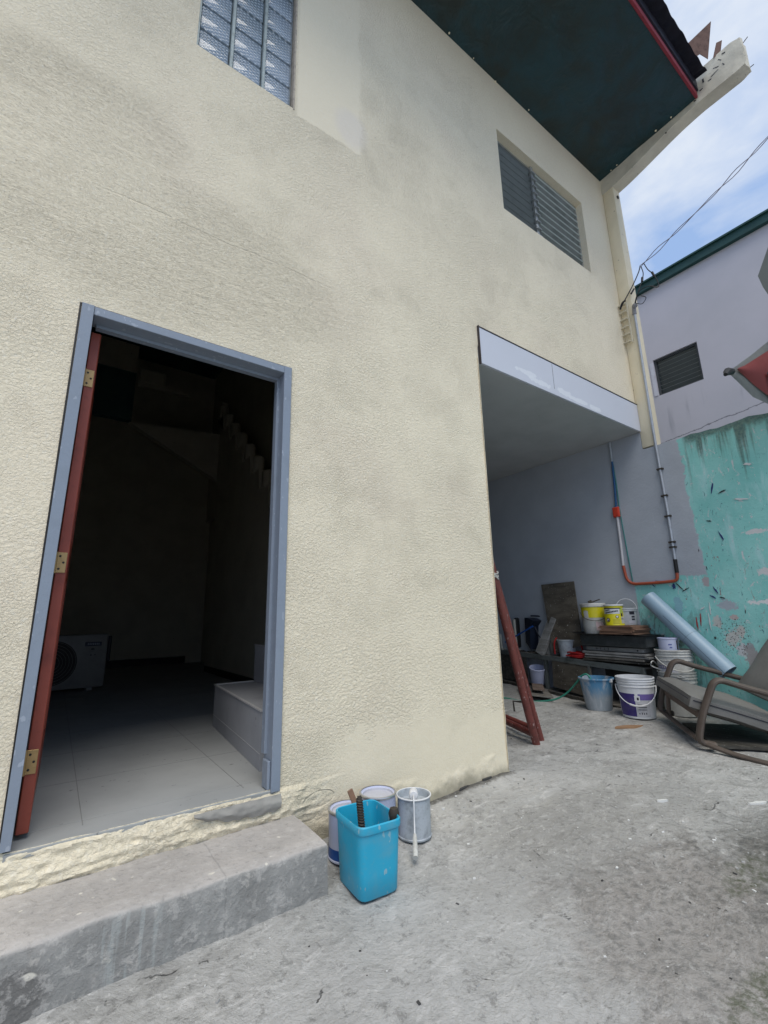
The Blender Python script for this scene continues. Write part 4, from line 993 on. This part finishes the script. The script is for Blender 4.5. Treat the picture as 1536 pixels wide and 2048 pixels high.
m = MB().mat(WHITEDIRTY); e = Vector((math.cos(fa), math.sin(fa), 0)); sdv = Vector((math.sin(fa), -math.cos(fa), 0))
hl = sag([sdv*-.0+e*.155+Vector((0, 0, .33)), e*.17+sdv*.05*-1+Vector((0, 0, .335)), Vector((-.11, .14, .40)), Vector((-.13, .15, .44)), Vector((-.09, .145, .45)), Vector((.0, .15, .40))])
m.tube(hl, .006, 8); m.build('pail_handle', None, t1)
t2, fa = big_pail('white_pail', 'upper dirty white pail with faded violet band, nested in another', x, y, z0+.19, 1)
m = MB().mat(WHITEDIRTY)
hp3 = []
for t in range(25):
    q = t/24*PI; a_ = fa+PI/2+.4-q; z_ = .31-.12*math.sin(q); r_ = .15+.012; hp3.append((r_*math.cos(a_), r_*math.sin(a_), z_))
m.tube(hp3, .005, 8); m.build('pail_handle', None, t2)
lc = thing('small_tub', 'small pale lilac tub sitting in the top of the nested pails', 'tub', (x-.01, y+.03, z0+.49))
m = MB().mat(LILAC); m.lathe([(0, 0), (.080, 0), (.083, .16), (.087, .162), (.087, .172), (.083, .174), (.080, .165), (0, .16)], 32); m.build('tub_body', None, lc)
m = MB().mat(paint('tub_print', (.10, .12, .35), .5)); fa = face(x, y); decal(m, .08, .083, .17, .11, .12, fa+.0, fa+.35, .0012); decal(m, .08, .083, .17, .085, .095, fa+.1, fa+.35, .0012); m.mat(IRON); decal(m, .08, .083, .17, .07, .15, fa+.9, fa+1.1, .0012); m.build('tub_print', None, lc)

# ------------------------------------------------------------------ GREY PIPE LEANING ON THE TEAL WALL
PIPE = paint('blue_grey_pvc', (.27, .38, .47), .4, 0, .3, (.20, .28, .35), 5, .06, .45)
pt = thing('leaning_pipe', 'large blue grey plastic pipe leaning diagonally against the teal wall', 'pipe')
a_, b_ = Vector((4.755, .115, 1.075)), Vector((4.70, -.475, .425)); dd = (b_-a_).normalized()
R_ = .078
q = dd.to_track_quat('Z', 'Y').to_matrix().to_4x4(); L = (b_-a_).length; M = T(*a_) @ q
m = MB().mat(PIPE); m.lathe([(R_-.006, -.0), (R_, 0), (R_, L*.15), (R_, L*.5), (R_, L*.999), (R_-.006, L), (R_-.006, L*.5), (R_-.006, .001)], 40, M); m.build('pipe_body', None, pt)
ca = (CAM.to_3d()-a_).normalized(); loc = q.inverted() @ Vector((0-a_.x, -2.1-a_.y, .94-a_.z)); an = math.atan2(loc.y, loc.x)
m = MB().mat(INK)
def seam(u, v, o=0, l0=.3, l1=1):
    a = an+o+(v-.5)*.03; z = L*(l0+(l1-l0)*u); return M @ Vector(((R_+.0012)*math.cos(a), (R_+.0012)*math.sin(a), z))
side = 1
m.grid(lambda u, v: seam(u, v, .35, .27, .999), 10, 2); m.grid(lambda u, v: seam(u, v, 1.05, .10, .24), 10, 2)
m.mat(paint('scratch', (.16, .22, .27), .5)); m.lathe([(R_+.0008, L*.56), (R_+.0012, L*.563)], 40, M); m.build('pipe_seam', None, pt, 0)
m = MB().mat(DARK); m.lathe([(0, L*.93), (R_-.007, L*.93)], 30, M); m.build('pipe_inside', None, pt)

# ------------------------------------------------------------------ WORKBENCH
bdir = Vector((.129, .9916, 0)); B0 = Vector((4.55, .157, 0))
ang = math.atan2(bdir.y, bdir.x)      # local x runs along the bench
BM = T(B0.x, B0.y, 0) @ Rz(ang)       # local y points to the front; back is negative y
be = thing('workbench', 'grimy low workbench cluttered with cans along the porch wall', 'workbench', (B0.x, B0.y, 0), (0, 0, ang))
LEN = 2.0
def slope(x): return .428+.036*x
m = MB().mat(BENCH)
m.prism([(0, slope(0)), (LEN, slope(LEN)), (LEN, slope(LEN)-.05), (0, slope(0)-.055)], 1, -.02, 0); m.build('front_rail', None, be)
m = MB().mat(GREYW); m.prism([(0.0, slope(0)+.001), (LEN, slope(LEN)+.001), (LEN, slope(LEN)-.018), (0.0, slope(0)-.018)], 1, -.26, -.021); m.build('bench_top', None, be)
for lx in (.03, 1.22, 1.95):
    m = MB().mat(BENCH); m.box((lx-.022, -.055, 0), (lx+.022, -.021, slope(lx)-.02), bev=.003); m.build('leg', None, be)
    m = MB().mat(BENCH); m.box((lx-.022, -.24, 0), (lx+.022, -.21, slope(lx)-.02), bev=.003); m.build('leg', None, be)
m = MB().mat(PLY); m.prism([(.57, .08), (1.09, .14), (1.075, .425), (.585, .385)], 1, -.012, .012); m.build('cabinet_panel', None, be)
m = MB().mat(BENCH)
m.prism([(.58, .395), (1.09, .425), (1.09, .445), (.58, .415)], 1, .0125, .02); m.prism([(.58, .08), (.60, .082), (.60, .395), (.58, .395)], 1, .0125, .02)
m.build('panel_edge', None, be)
m = MB().mat(DARKW); m.box((1.50, -.02, .14), (1.93, -.005, .45)); m.build('end_panel', None, be)
m = MB().mat(paint('bench_board', (.07, .072, .07), .7)); m.box((.05, -.26, .05), (1.98, -.245, .42)); m.build('back_board', None, be)
m = MB().mat(GREYW); m.prism([(.25, .015), (2.0, .10), (2.0, .13), (.25, .05)], 1, -.24, .035); m.mat(DARKW); m.prism([(.25, -.02), (2.0, .04), (2.0, .135), (.25, .055)], 1, .036, .05); m.build('base_plank', None, be)

def on_bench(x, y):   # z of bench top at world point
    l = BM.inverted() @ Vector((x, y, 0)); return slope(l.x)+.0015

# things under and in front of the bench
cu = BM @ Vector((1.36, -.03, .0))
t = thing('lilac_tub', 'pale lilac tub tilted on its base under the workbench', 'tub', (cu.x, cu.y, .145), (math.radians(12), math.radians(-12), 0))
m = MB().mat(LILAC); m.lathe(pail_prof(.075, .090, .19, .005), 32); m.build('tub_body', None, t)
m = MB().mat(GREYW)
for (cx_, cy_, rz_, l_, w_, tilt) in ((4.52, 1.36, .75, .62, .15, .12), ):
    M = T(cx_, cy_, .125) @ Rz(rz_) @ Matrix.Rotation(.10, 4, 'X')
    m.box((-l_/2, -w_, -.006), (l_/2, w_, .006), M @ T(-.1, .02, -.02))
tag(m.build('wood_scrap', None, None), 'flat brown timber offcut lying in front of the workbench', 'board')
m = MB().mat(wood_material('scrap_two', (.20, .15, .12), (.12, .09, .075))); m.box((-.06, -.22, -.005), (.06, .22, .005), T(4.48, 1.30, .150) @ Rz(-.9) @ Matrix.Rotation(.05, 4, 'Y'))
tag(m.build('wood_scrap', None, None), 'narrow reddish board resting on top of the flat offcut', 'board')
m = MB().mat(paint('green_hose', (.035, .24, .17), .4))
hpts = [(2.9, 1.75, .11), (3.6, 1.62, .09), (4.02, 1.46, .07), (4.12, 1.22, .05), (4.27, 1.0, .07), (4.33, .86, .14), (4.34, .73, .26), (4.345, .66, .335), (4.355, .60, .34), (4.36, .54, .22)]
m.tube(sag(hpts), .009, 8); tag(m.build('garden_hose', None, None), 'green hose from the porch floor into the blue bucket', 'hose')

# stack on the near end of the bench
def stack_obj(name, label, cat, l0, l1, w0, w1, z0, z1, mat, rz=0, bev=.002, tilt=0):
    c = BM @ Vector(((l0+l1)/2, (w0+w1)/2, 0)); m = MB().mat(mat)
    M = T(c.x, c.y, 0) @ Rz(ang+rz) @ Matrix.Rotation(tilt, 4, 'Y')
    m.box((-(l1-l0)/2, -(w1-w0)/2, z0), ((l1-l0)/2, (w1-w0)/2, z1), M, bev)
    return tag(m.build(name, None, None), label, cat)
G1 = 'boards stacked on the workbench'
S0 = .4565
for k, (l0, l1, th, lab, mt) in enumerate(((-.05, .66, .020, 'lowest dark board of stack on near end of workbench', DARKW), (-.02, .64, .022, 'second grey board from the bottom of the workbench stack', GREYW), (-.07, .63, .020, 'third brownish grey board from bottom of workbench stack', GREYW2), (-.04, .66, .022, 'top pale board of stack, directly under the metal channel', GREYW2))):
    o = stack_obj('stacked_board', lab, 'board', l0, l1, -.285, .0, S0, S0+th-.002, mt, (.015, -.01, .012, -.01)[k]); o['group'] = G1; S0 += th+.004
ch = thing('metal_channel', 'long pale metal light fitting between boards and black crate', 'light fitting')
c = BM @ Vector((.32, -.145, 0)); M = T(c.x, c.y, S0) @ Rz(ang+.01)
m = MB().mat(paint('aluminium_dull', (.36, .36, .35), .5, .4, .6, (.14, .14, .13), 14)); m.box((-.315, -.10, .0), (.315, .10, .042), M, .006, 2); m.build('channel_body', None, ch)
m = MB().mat(INK); m.lathe([(0, 0), (.008, 0), (.008, .003), (0, .003)], 12, M @ T(-.26, .103, .02) @ Matrix.Rotation(-PI/2, 4, 'X')); 
for k in range(4): m.box((.05+k*.045, .1001, .012), (.056+k*.045, .1015, .032), M)
m.build('channel_mark', None, ch); S0 += .052
tr = thing('black_crate', 'shallow black crate stacked above the metal channel on the bench', 'crate')
c = BM @ Vector((.30, -.145, 0)); M = T(c.x, c.y, S0) @ Rz(ang-.01)
CR = paint('black_crate', (.035, .04, .04), .6, 0, .5, (.10, .10, .10), 14)
m = MB().mat(CR); pf = [(-.36, .0), (.36, .0), (.375, .105), (-.375, .105)]; m.prism(pf, 1, .13, .14, M); m.prism(pf, 1, -.14, -.13, M)
m.box((-.36, -.13, 0), (.36, .13, .008), M); m.box((.355, -.13, .008), (.365, .13, .105), M); m.box((-.365, -.13, .008), (-.355, .13, .105), M); m.build('crate_body', None, tr)
S0 += .108
m = MB().mat(paint('black_sheet', (.03, .03, .032), .5)); c = BM @ Vector((.33, -.145, 0)); M = T(c.x, c.y, S0) @ Rz(ang-.01)
m.grid(lambda u, v: M @ Vector((-.42+.87*u, -.145+.32*v, .003+.02*ss(.85, 1, u)+.004*math.sin(u*9))), 24, 6); bmesh.ops.solidify(m.bm, geom=m.bm.faces[:], thickness=.004)
tag(m.build('plastic_sheet', None, None), 'thin black sheet with curled edge lying over the black crate', 'sheet')
S0 += .009
G2 = 'cardboard sheets under the cans'
for k in range(6):
    z = S0+k*.0142
    c = BM @ Vector((.24+random.uniform(-.015, .015), -.135+random.uniform(-.006, .006), 0)); M = T(c.x, c.y, z) @ Rz(ang+random.uniform(-.05, .05))
    m = MB().mat(CARD); m.box((-.19, -.13, .0), (.17+random.uniform(0, .02), .13, .0125), M, .001)
    words = ('bottom', 'second', 'third', 'fourth', 'fifth', 'top')[k]
    o = tag(m.build('cardboard_sheet', None, None), words+' brown cardboard sheet counted upward under the yellow can', 'cardboard', G2)
SC_ = S0+.086
# yellow banded pail
def placeA(px_l, px_w): return BM @ Vector((px_l, px_w, 0))
c = placeA(.565, -.13)
yp = thing('yellow_pail', 'large pail, yellow above and pale below, on the black crate', 'pail', (c.x, c.y, S0))
fa = face(c.x, c.y)
m = MB().mat(WHITEDIRTY); m.lathe([(0, 0), (.110, 0), (.113, .004), (.122, .278), (.130, .280), (.131, .308), (.127, .314), (0, .316)], 40); m.build('pail_body', None, yp)
m = MB().mat(YELLOW); decal(m, .113, .122, .278, .165, .274, fa-1.7, fa+1.7, .0012, n_=30); m.mat(paint('pink_smear', (.55, .42, .42), .5)); decal(m, .113, .122, .262, .03, .12, fa+.1, fa+.8, .0013, ragged=.01); m.mat(WHITEDIRTY); decal(m, .113, .122, .262, .15, .235, fa-.9, fa-.45, .002, ragged=.012)
m.build('pail_band', None, yp)
m = MB().mat(IRON); hh_ = []
for t in range(21):
    q = t/20*PI; a2 = fa+PI/2-q+.2; z_ = .255-.10*math.sin(q)**.8-.03*math.sin(q*.5); r_ = .133; hh_.append((r_*math.cos(a2), r_*math.sin(a2), z_))
m.tube(hh_, .003, 6); m.build('pail_handle', None, yp)
m = MB().mat(IRON); m.box((-.07, -.008, 0), (.06, .008, .012), T(c.x+.02, c.y-.02, S0+.332) @ Rz(-.6) @ Matrix.Rotation(-.3, 4, 'Y'), .002); m.box((-.07, -.004, .012), (-.03, .012, .03), T(c.x+.02, c.y-.02, S0+.332) @ Rz(-.6) @ Matrix.Rotation(-.3, 4, 'Y'), .002)
tag(m.build('hand_tool', None, None), 'small grey hand tool lying on lid of the large yellow pail', 'tool')
# yellow can
c = placeA(.305, -.11)
yc = thing('yellow_can', 'round yellow can with white label strip on the cardboard pile', 'can', (c.x, c.y, SC_)); fa = face(c.x, c.y)
r_, h_ = .090, .20
m = MB().mat(YELLOW); m.lathe([(0, 0), (r_, 0), (r_+.002, .003), (r_, .006), (r_, h_-.004), (r_+.004, h_), (r_+.003, h_+.004), (r_-.004, h_+.004), (0, h_-.002)], 40); m.build('can_body', None, yc)
m = MB().mat(WHITEP); m.lathe([(r_+.001, h_-.006), (r_+.006, h_-.006), (r_+.006, h_+.006), (r_-.003, h_+.009), (0, h_+.007)], 40); m.build('can_lid', None, yc)
m = MB().mat(paint('can_white', (.62, .64, .64), .4)); decal(m, r_, r_, h_, .115, .172, fa-1.4, fa+.62, .001)
m.mat(INK); decal(m, r_, r_, h_, .164, .174, fa-1.4, fa+.8, .0014)
for k in range(9): decal(m, r_, r_, h_, .118+.0022*k, .133+.0022*k, fa-.95+k*.155, fa-.95+k*.155+.12, .0018, n_=3)
for k in range(4): decal(m, r_, r_, h_, .142+.0022*k, .153+.0022*k, fa-.95+k*.14, fa-.95+k*.14+.11, .0018, n_=3)
m.mat(paint('lime_patch', (.40, .50, .10), .4)); decal(m, r_, r_, h_, .12, .172, fa+.66, fa+1.0, .0012)
m.mat(paint('pale_panel', (.5, .5, .48), .4)); decal(m, r_, r_, h_, .02, .085, fa+.72, fa+1.3, .0012); m.mat(INK); decal(m, r_, r_, h_, .09, .118, fa+.72, fa+.95, .0014); decal(m, r_, r_, h_, .06, .066, fa+.7, fa+1.05, .0018)
def disc(mb, aa, z, rad, off, mt, inner=0):
    mb.mat(mt); n_ = 18
    ring = [Vector(((r_+off)*math.cos(aa+rad*math.cos(t*2*PI/n_)/r_), (r_+off)*math.sin(aa+rad*math.cos(t*2*PI/n_)/r_), z+rad*math.sin(t*2*PI/n_))) for t in range(n_)]
    mb.quad(ring)
disc(m, fa-.72, .055, .021, .0016, paint('maroon_ink', (.10, .015, .02), .4)); disc(m, fa-.72, .055, .013, .0022, WHITEP); disc(m, fa-.68, .052, .007, .0028, INK)
disc(m, fa+.28, .085, .015, .0016, INK); disc(m, fa+.28, .086, .010, .0022, WHITEP)
m.mat(paint('olive_lines', (.30, .27, .02), .4))
for k in range(4): decal(m, r_, r_, h_, .02+.013*k, .023+.013*k, fa-.2, fa+.55, .0014)
m.build('can_print', None, yc, 0)
c = placeA(.235, -.215)
wp = thing('white_tub', 'small white tub with raised wire handle behind the yellow can', 'tub', (c.x, c.y, SC_)); fa = face(c.x, c.y)
m = MB().mat(paint('tub_grey_white', (.48, .50, .52), .45)); m.lathe(pail_prof(.082, .090, .17, .005, (.145,)), 36); m.build('tub_body', None, wp)
m = MB().mat(WHITEP).tube([Vector(p) for p in handle(.096, .16, .105, fa+PI/2, lean=.15)], .003, 8); m.build('tub_handle', None, wp)
m = MB().mat(INK); decal(m, .082, .09, .17, .105, .135, fa+.25, fa+.85, .0015); decal(m, .082, .09, .17, .075, .09, fa+.45, fa+.85, .0015); decal(m, .082, .09, .17, .05, .065, fa+.45, fa+.85, .0015)
m.mat(LIDG); decal(m, .082, .09, .17, .02, .045, fa+.1, fa+.9, .0012); m.build('tub_print', None, wp)

# cement pail, red hoses, bottle on the bench
c = placeA(.935, -.10); zb = slope(.935)+.002
cp = thing('cement_pail', 'small cement crusted tin pail with bent pale handle on workbench', 'pail', (c.x, c.y, zb)); fa = face(c.x, c.y)
m = MB().mat(METALG); m.lathe(pail_prof(.084, .105, .19, .005), 32); m.build('pail_body', None, cp)
m = MB().mat(WHITEDIRTY).tube([Vector(p) for p in handle(.09, .16, .10, fa+PI/2, lean=.9)][2:13], .007, 8); m.build('pail_handle', None, cp)
c = placeA(1.12, -.10)
m = MB().mat(paint('grey_flask', (.13, .13, .125), .6)); m.lathe([(0, 0), (.055, 0), (.06, .01), (.058, .12), (.045, .14), (.05, .145), (.05, .165), (.03, .175), (0, .175)], 24, T(c.x, c.y, slope(1.12)+.002))
tag(m.build('grey_jar', None, None), 'small dusty grey jar beside the cement pail on bench', 'jar')
m = MB().mat(REDC)
w0 = placeA(1.32, -.13); pts = []
for k in range(30):
    t = k/29; q = PI*(1-t); pts.append(BM @ Vector((1.05+.24*math.cos(q)*-1*-1, -.26, .50+.24*math.sin(q)**.8)))
m.tube(sag([BM @ Vector(p) for p in ((1.05, -.02, .49), (1.06, -.04, .62), (1.03, -.08, .68), (.95, -.12, .70), (.86, -.15, .68), (.80, -.16, .60), (.76, -.14, .50), (.70, -.10, .48))]), .008, 7)
for k in range(6):
    cxk = .80+random.uniform(-.03, .03); cyk = -.09+random.uniform(-.02, .02); rr_ = random.uniform(.06, .11); z_ = .472+k*.009
    m.tube([BM @ Vector((cxk+1.35*rr_*math.cos(a), cyk+.7*rr_*math.sin(a), z_+.006*math.sin(a*2+k))) for a in [2*PI*i/28 for i in range(29)]], .0085, 7)
tag(m.build('red_cable', None, None), 'tangled coil of bright red cable lying on the workbench', 'cable')
# leaning sheet of plywood and pale plank
m = MB().mat(PLY)
wl_ = [(1.395, 1.29), (.955, 1.30), (.86, .60), (1.23, .50)]
t = bmesh.new(); 
def pl(y, z): k = (z-.5)/.8; return (4.72+.13*k, y, z)
fr_ = [t.verts.new(pl(y, z)) for y, z in wl_]; bk = [t.verts.new((pl(y, z)[0]+.012, y, z)) for y, z in wl_]
t.faces.new(fr_); t.faces.new(bk[::-1])
for i in range(4): t.faces.new((fr_[i], bk[i], bk[(i+1) % 4], fr_[(i+1) % 4]))
m.merge(t); tag(m.build('plywood_sheet', None, None), 'brown plywood sheet leaning on the grey wall behind the bench', 'plywood')
m = MB().mat(GREYW2)
pa, pb = Vector((4.73, 1.42, .48)), Vector((4.80, 1.235, .895)); dz = (pb-pa); Lp = dz.length
M = T(*pa) @ dz.to_track_quat('Z', 'Y').to_matrix().to_4x4() @ Rz(math.radians(60))
m.box((-.055, -.018, 0), (.055, .018, Lp), M, .002); m.mat(paint('sawn_edge', (.5, .5, .48), .7)); m.box((-.054, -.021, .002), (-.035, -.0185, Lp-.002), M); m.box((.0555, -.017, .002), (.058, .017, Lp-.002), M)
tag(m.build('plank_offcut', None, None), 'pale grey plank offcut leaning upright against the plywood', 'plank')
m = MB().mat(paint('grey_panel', (.19, .19, .18), .7)); m.box((-.045, -.008, 0), (.045, .008, Lp*.8), T(.03, -.08, 0) @ M, .002); tag(m.build('plank_offcut', None, None), 'darker grey offcut just right of the pale upright plank', 'plank')

# two folded chair frames, blue rod, hoses at far end of bench
fcg = 'old seats piled at far end of the bench'
TUBE = paint('cream_tube', (.50, .49, .42), .5)
def old_seat(l, w_, z, label, h=.36, blk=True):
    c = BM @ Vector((l, w_, 0)); t = thing('seat_frame', label, 'chair part', (c.x, c.y, z), (0, 0, ang-1.15), fcg)
    if blk:
        m = MB().mat(BLACK); m.box((-.085, -.022, .03), (.085, .022, h), bev=.02, seg=3); m.build('seat_pad', None, t)
    m = MB().mat(TUBE); m.tube(fillet([(-.12, 0, h*.95), (-.11, 0, .0), (.12, 0, .0), (.12, 0, h*.97)], .05, 6), .016, 10); m.build('tube_frame', None, t)
    return t
old_seat(1.68, -.10, .50, 'black padded seat in a cream tube frame, behind red steel frame', .40)
old_seat(1.93, -.08, .50, 'short cream tube frame beside wall corner', .20, False)
m = MB().mat(paint('navy_plastic', (.012, .018, .035), .4)); c = BM @ Vector((1.45, -.10, 0))
m.prism([(-.06, .1), (.03, .02), (.06, .30), (.14, .36), (.05, .39), (-.05, .40)], 1, -.06, .06, T(c.x, c.y, .50) @ Rz(ang+2.9)); m.tube(sag([(c.x, c.y, .92), (c.x+.05, c.y-.15, .90), (c.x+.03, c.y-.28, .80)]), .009, 6); m.tube(sag([(c.x, c.y, .86), (c.x+.05, c.y-.12, .85), (c.x+.03, c.y-.25, .76)]), .009, 6); m.tube([(c.x-.02, c.y-.05, .80), (c.x-.02, c.y-.20, .52)], .008, 6)
tag(m.build('machine_part', None, None), 'dark navy machine casing with black hoses on the bench', 'machine')
m = MB().mat(paint('blue_rod', (.01, .08, .35), .4)).tube([(4.70, 1.90, .60), (4.66, 1.43, .80)], .009, 8); tag(m.build('blue_rod', None, None), 'thin bright blue rod crossing the old seats', 'rod')
m = MB().mat(IRON)
for k in range(26):
    l = 1.25+.7*random.random(); w_ = -.04-.18*random.random(); c = BM @ Vector((l, w_, 0)); s = random.uniform(.008, .025)
    m.box((-s*1.8, -s, 0), (s*1.8, s, s*.8), T(c.x, c.y, slope(l)+.003) @ Rz(random.uniform(0, 3)), .002)
o = m.build('bench_rubble', None, None); o['kind'] = 'stuff'; o['label'] = 'small dark scraps littering the far bench top'; o['category'] = 'scraps'

# ------------------------------------------------------------------ RED STEEL FRAMES
G3 = 'red steel scaffold frames'
def frame(base, top, other, label, z=0, rad=.029):
    t = thing('scaffold_frame', label, 'steel frame', base, (0, 0, 0), G3)
    b = Vector((0, 0, 0)); tp_ = Vector(top)-Vector(base); ot = Vector(other)-Vector(base)
    m = MB().mat(RUSTRED).tube([b, tp_*.5, tp_], rad, 12); m.build('post', None, t)
    m = MB().mat(RUSTRED).tube([ot, ot+tp_*.5, ot+tp_], rad, 12); m.build('post', None, t)
    for k, fz in enumerate((.045, .93)):
        m = MB().mat(RUSTRED).tube([tp_*fz, tp_*fz+ot], rad*.85, 12); m.build('crossbar', None, t)
    return t
t = frame((3.005, .24, .004), (2.455, .15, 1.62), (3.30, .95, .01), 'near red steel tube frame leaning into the porch corner')
m = MB().mat(IRON); m.tube([(-.09, .03, .30), (-.16, .05, .31), (-.155, .05, .24)], .007, 6); m.build('hook', None, t)
m = MB().mat(WHITEDIRTY)
for k in range(3): 
    p = Vector((-.41, -.068, 1.20+k*.018)); m.tube([p+Vector((.034*math.cos(a), .034*math.sin(a), .01*math.sin(a*2+k))) for a in [2*PI*i/14 for i in range(15)]], .006, 6)
m.build('rag_tie', None, t)
frame((3.12, .285, .004), (2.51, .19, 1.60), (3.40, 1.0, .01), 'second red steel tube frame just behind the near one', rad=.027)

# ------------------------------------------------------------------ LOUNGE CHAIR
N0 = Vector((3.75, -.548, .02)); e_ = Vector((.745, .66, .079)).normalized(); d_ = Vector((.66, -.75, 0)).normalized(); up = Vector((0, 0, 1)); WD = .755
ch = thing('lounge_chair', 'worn grey cushioned lounge chair with bent brown arms by the teal wall', 'chair')
BENT = paint('bent_brown_rattan', (.095, .075, .062), .5, 0, .5, (.05, .04, .033), 10, .2)
CUSH = paint('grey_vinyl_cushion', (.17, .165, .155), .6, 0, .4, (.09, .085, .08), 5, .15)
def L3(e, d, z): return N0+e_*e+d_*d+up*z
for e0 in (0, WD):
    m = MB().mat(BENT)
    pts = fillet([L3(e0, .10, .015), L3(e0, .0, .03), L3(e0, .045, .20), L3(e0, .165, .455), L3(e0, .30, .405), L3(e0, .66, .30)], .09, 7)
    m.tube(pts, .036, 12, flat=(1.0, .6)); m.build('arm', None, ch)
m = MB().mat(BENT); m.tube(fillet([L3(WD, .02, .03), L3(.0, .02, .03), N0+Vector((-.02, -.22, -.005)), N0+Vector((-.10, -.6, -.01)), N0+Vector((-.1, -1.1, 0))], .12, 8), .022, 10, flat=(1, .7)); m.build('base_bar', None, ch)
m = MB().mat(paint('brown_rail', (.15, .11, .085), .6)); m.tube([L3(WD-.03, .06, .19), L3(.03, .06, .19)], .026, 8, flat=(.5, 1.2)); m.tube([L3(WD-.08, .045, .03), L3(WD-.08, .06, .20)], .016, 8); m.build('front_rail', None, ch)
# cushions: rounded slabs
def slab(org, ex, ey, ez, lx, ly, lz, r=.03, wob=.01):
    m = MB().mat(CUSH); t = bmesh.new(); bmesh.ops.create_cube(t, size=1)
    bmesh.ops.subdivide_edges(t, edges=t.edges[:], cuts=9, use_grid_fill=True)
    for v in t.verts:
        a, b, c = v.co.x*2, v.co.y*2, v.co.z*2
        k = (abs(a)**9+abs(b)**9)**(1/9); ed = ss(1, .80, k)
        zz = c*(.55+.45*ed)
        p = Vector(org)+Vector(ex)*(a*.5+.5)*lx+Vector(ey)*(b*.5+.5)*ly+Vector(ez)*(zz*.5)*lz
        p += Vector(ez)*wob*noise.noise(p*5)
        v.co = p
    return m.merge(t)
back = (d_*.95-up*.30).normalized(); nrm = e_.cross(back).normalized(); nrm = nrm if nrm.z > 0 else -nrm
st = slab(L3(.035, -.0, .29), e_, back, nrm, WD-.07, .62, .13).build('seat_cushion', None, ch, 60)
m = MB().mat(INK).tube([L3(e0, -.008, .305) for e0 in [.05+(WD-.1)*k/12 for k in range(13)]], .0035, 6)
m.tube([L3(.032, .02, .295), L3(.032, .25, .225), L3(.032, .55, .13)], .0035, 6); m.build('cushion_piping', None, ch)
bk = (d_*.62+up*.79).normalized(); bn_ = e_.cross(bk).normalized()
slab(L3(.03, .60, .24), e_, bk, bn_, WD-.10, .75, .10).build('back_cushion', None, ch, 60)
m = MB().mat(paint('seat_sling', (.06, .055, .05), .8)); m.tube([L3(.1, .1, .20), L3(.1, .55, .07)], .015, 6); m.tube([L3(.65, .1, .20), L3(.65, .55, .07)], .015, 6); m.tube([L3(.04, .5, .07), L3(.70, .5, .07)], .02, 6); m.build('under_frame', None, ch)
m = MB().mat(DARKW); m.box((-.35, -.28, 0), (.35, .28, .02), T(4.28, -.62, .012) @ Rz(.66)); tag(m.build('dark_board', None, None), 'dark board lying flat on the floor under the lounge chair', 'board')

# ------------------------------------------------------------------ LITTER
m = MB().mat(paint('tan_card', (.30, .18, .10), .8)); 
def flat_scrap(mb, x, y, rx, ry, a, h=.004):
    pts = []
    for k in range(9):
        q = 2*PI*k/9; s = random.uniform(.7, 1.2); u, v = rx*math.cos(q)*s, ry*math.sin(q)*s
        pts.append((x+u*math.cos(a)-v*math.sin(a), y+u*math.sin(a)+v*math.cos(a)))
    mb.prism(pts, 2, gz(x, y)-.004, gz(x, y)+h+.006)
flat_scrap(m, 3.93, .03, .12, .035, -.5)
tag(m.build('cardboard_scrap', None, None), 'torn tan cardboard scrap on the floor before the purple labelled pail', 'cardboard')
m = MB(); whites = [paint('chip_white', (.62, .62, .6), .7), paint('chip_grey', (.36, .36, .35), .8), paint('chip_dark', (.05, .05, .05), .8)]
def free(x, y): return not (x < .99 and y > -.37) and not (y > -.02 and x < 2.45) and x < 4.85 and not (math.hypot(x-1.1, y+.35) < .16) and not (math.hypot(x-1.3, y+.16) < .3)
cnt = 0
while cnt < 620:
    x = random.uniform(-.2, 4.8); y = random.uniform(-2.0, 2.0) if x > 2.5 else random.uniform(-2.0, -.01)
    if not free(x, y): continue
    cnt += 1
    s = random.choice((.002, .0025, .003, .003, .004, .006)); m.mat(random.choice(whites[:2]+whites))
    hh_ = noise.fractal(Vector((x*1.1, y*1.1, 3)), 1, 2, 3)*.010 + noise.fractal(Vector((x*5, y*5, 1)), 1, 2, 4)*.0055
    m.box((-s, -s*.6, -.002), (s, s*.6, s*.5), T(x, y, gz(x, y)+hh_) @ Rz(random.uniform(0, 3)) @ Matrix.Rotation(random.uniform(-.4, .4), 4, 'X'))
for (x, y, rx, ry, a, w_) in ((2.95, -1.1, .05, .012, -.4, 0), (2.3, -1.36, .02, .006, .3, 0), (2.62, -.80, .03, .008, -.5, 0), (1.75, -.12, .012, .006, 0, 0), (1.72, -.02, .03, .01, .2, 2), (2.0, -.02, .05, .008, .1, 2), (2.2, -.015, .04, .008, 0, 2)):
    m.mat(whites[w_]); flat_scrap(m, x, y, rx, ry, a, .003)
lit = m.build('floor_litter', None, None, 0); lit['kind'] = 'stuff'; lit['label'] = 'paint chips and grit scattered over the cement yard'; lit['category'] = 'litter'
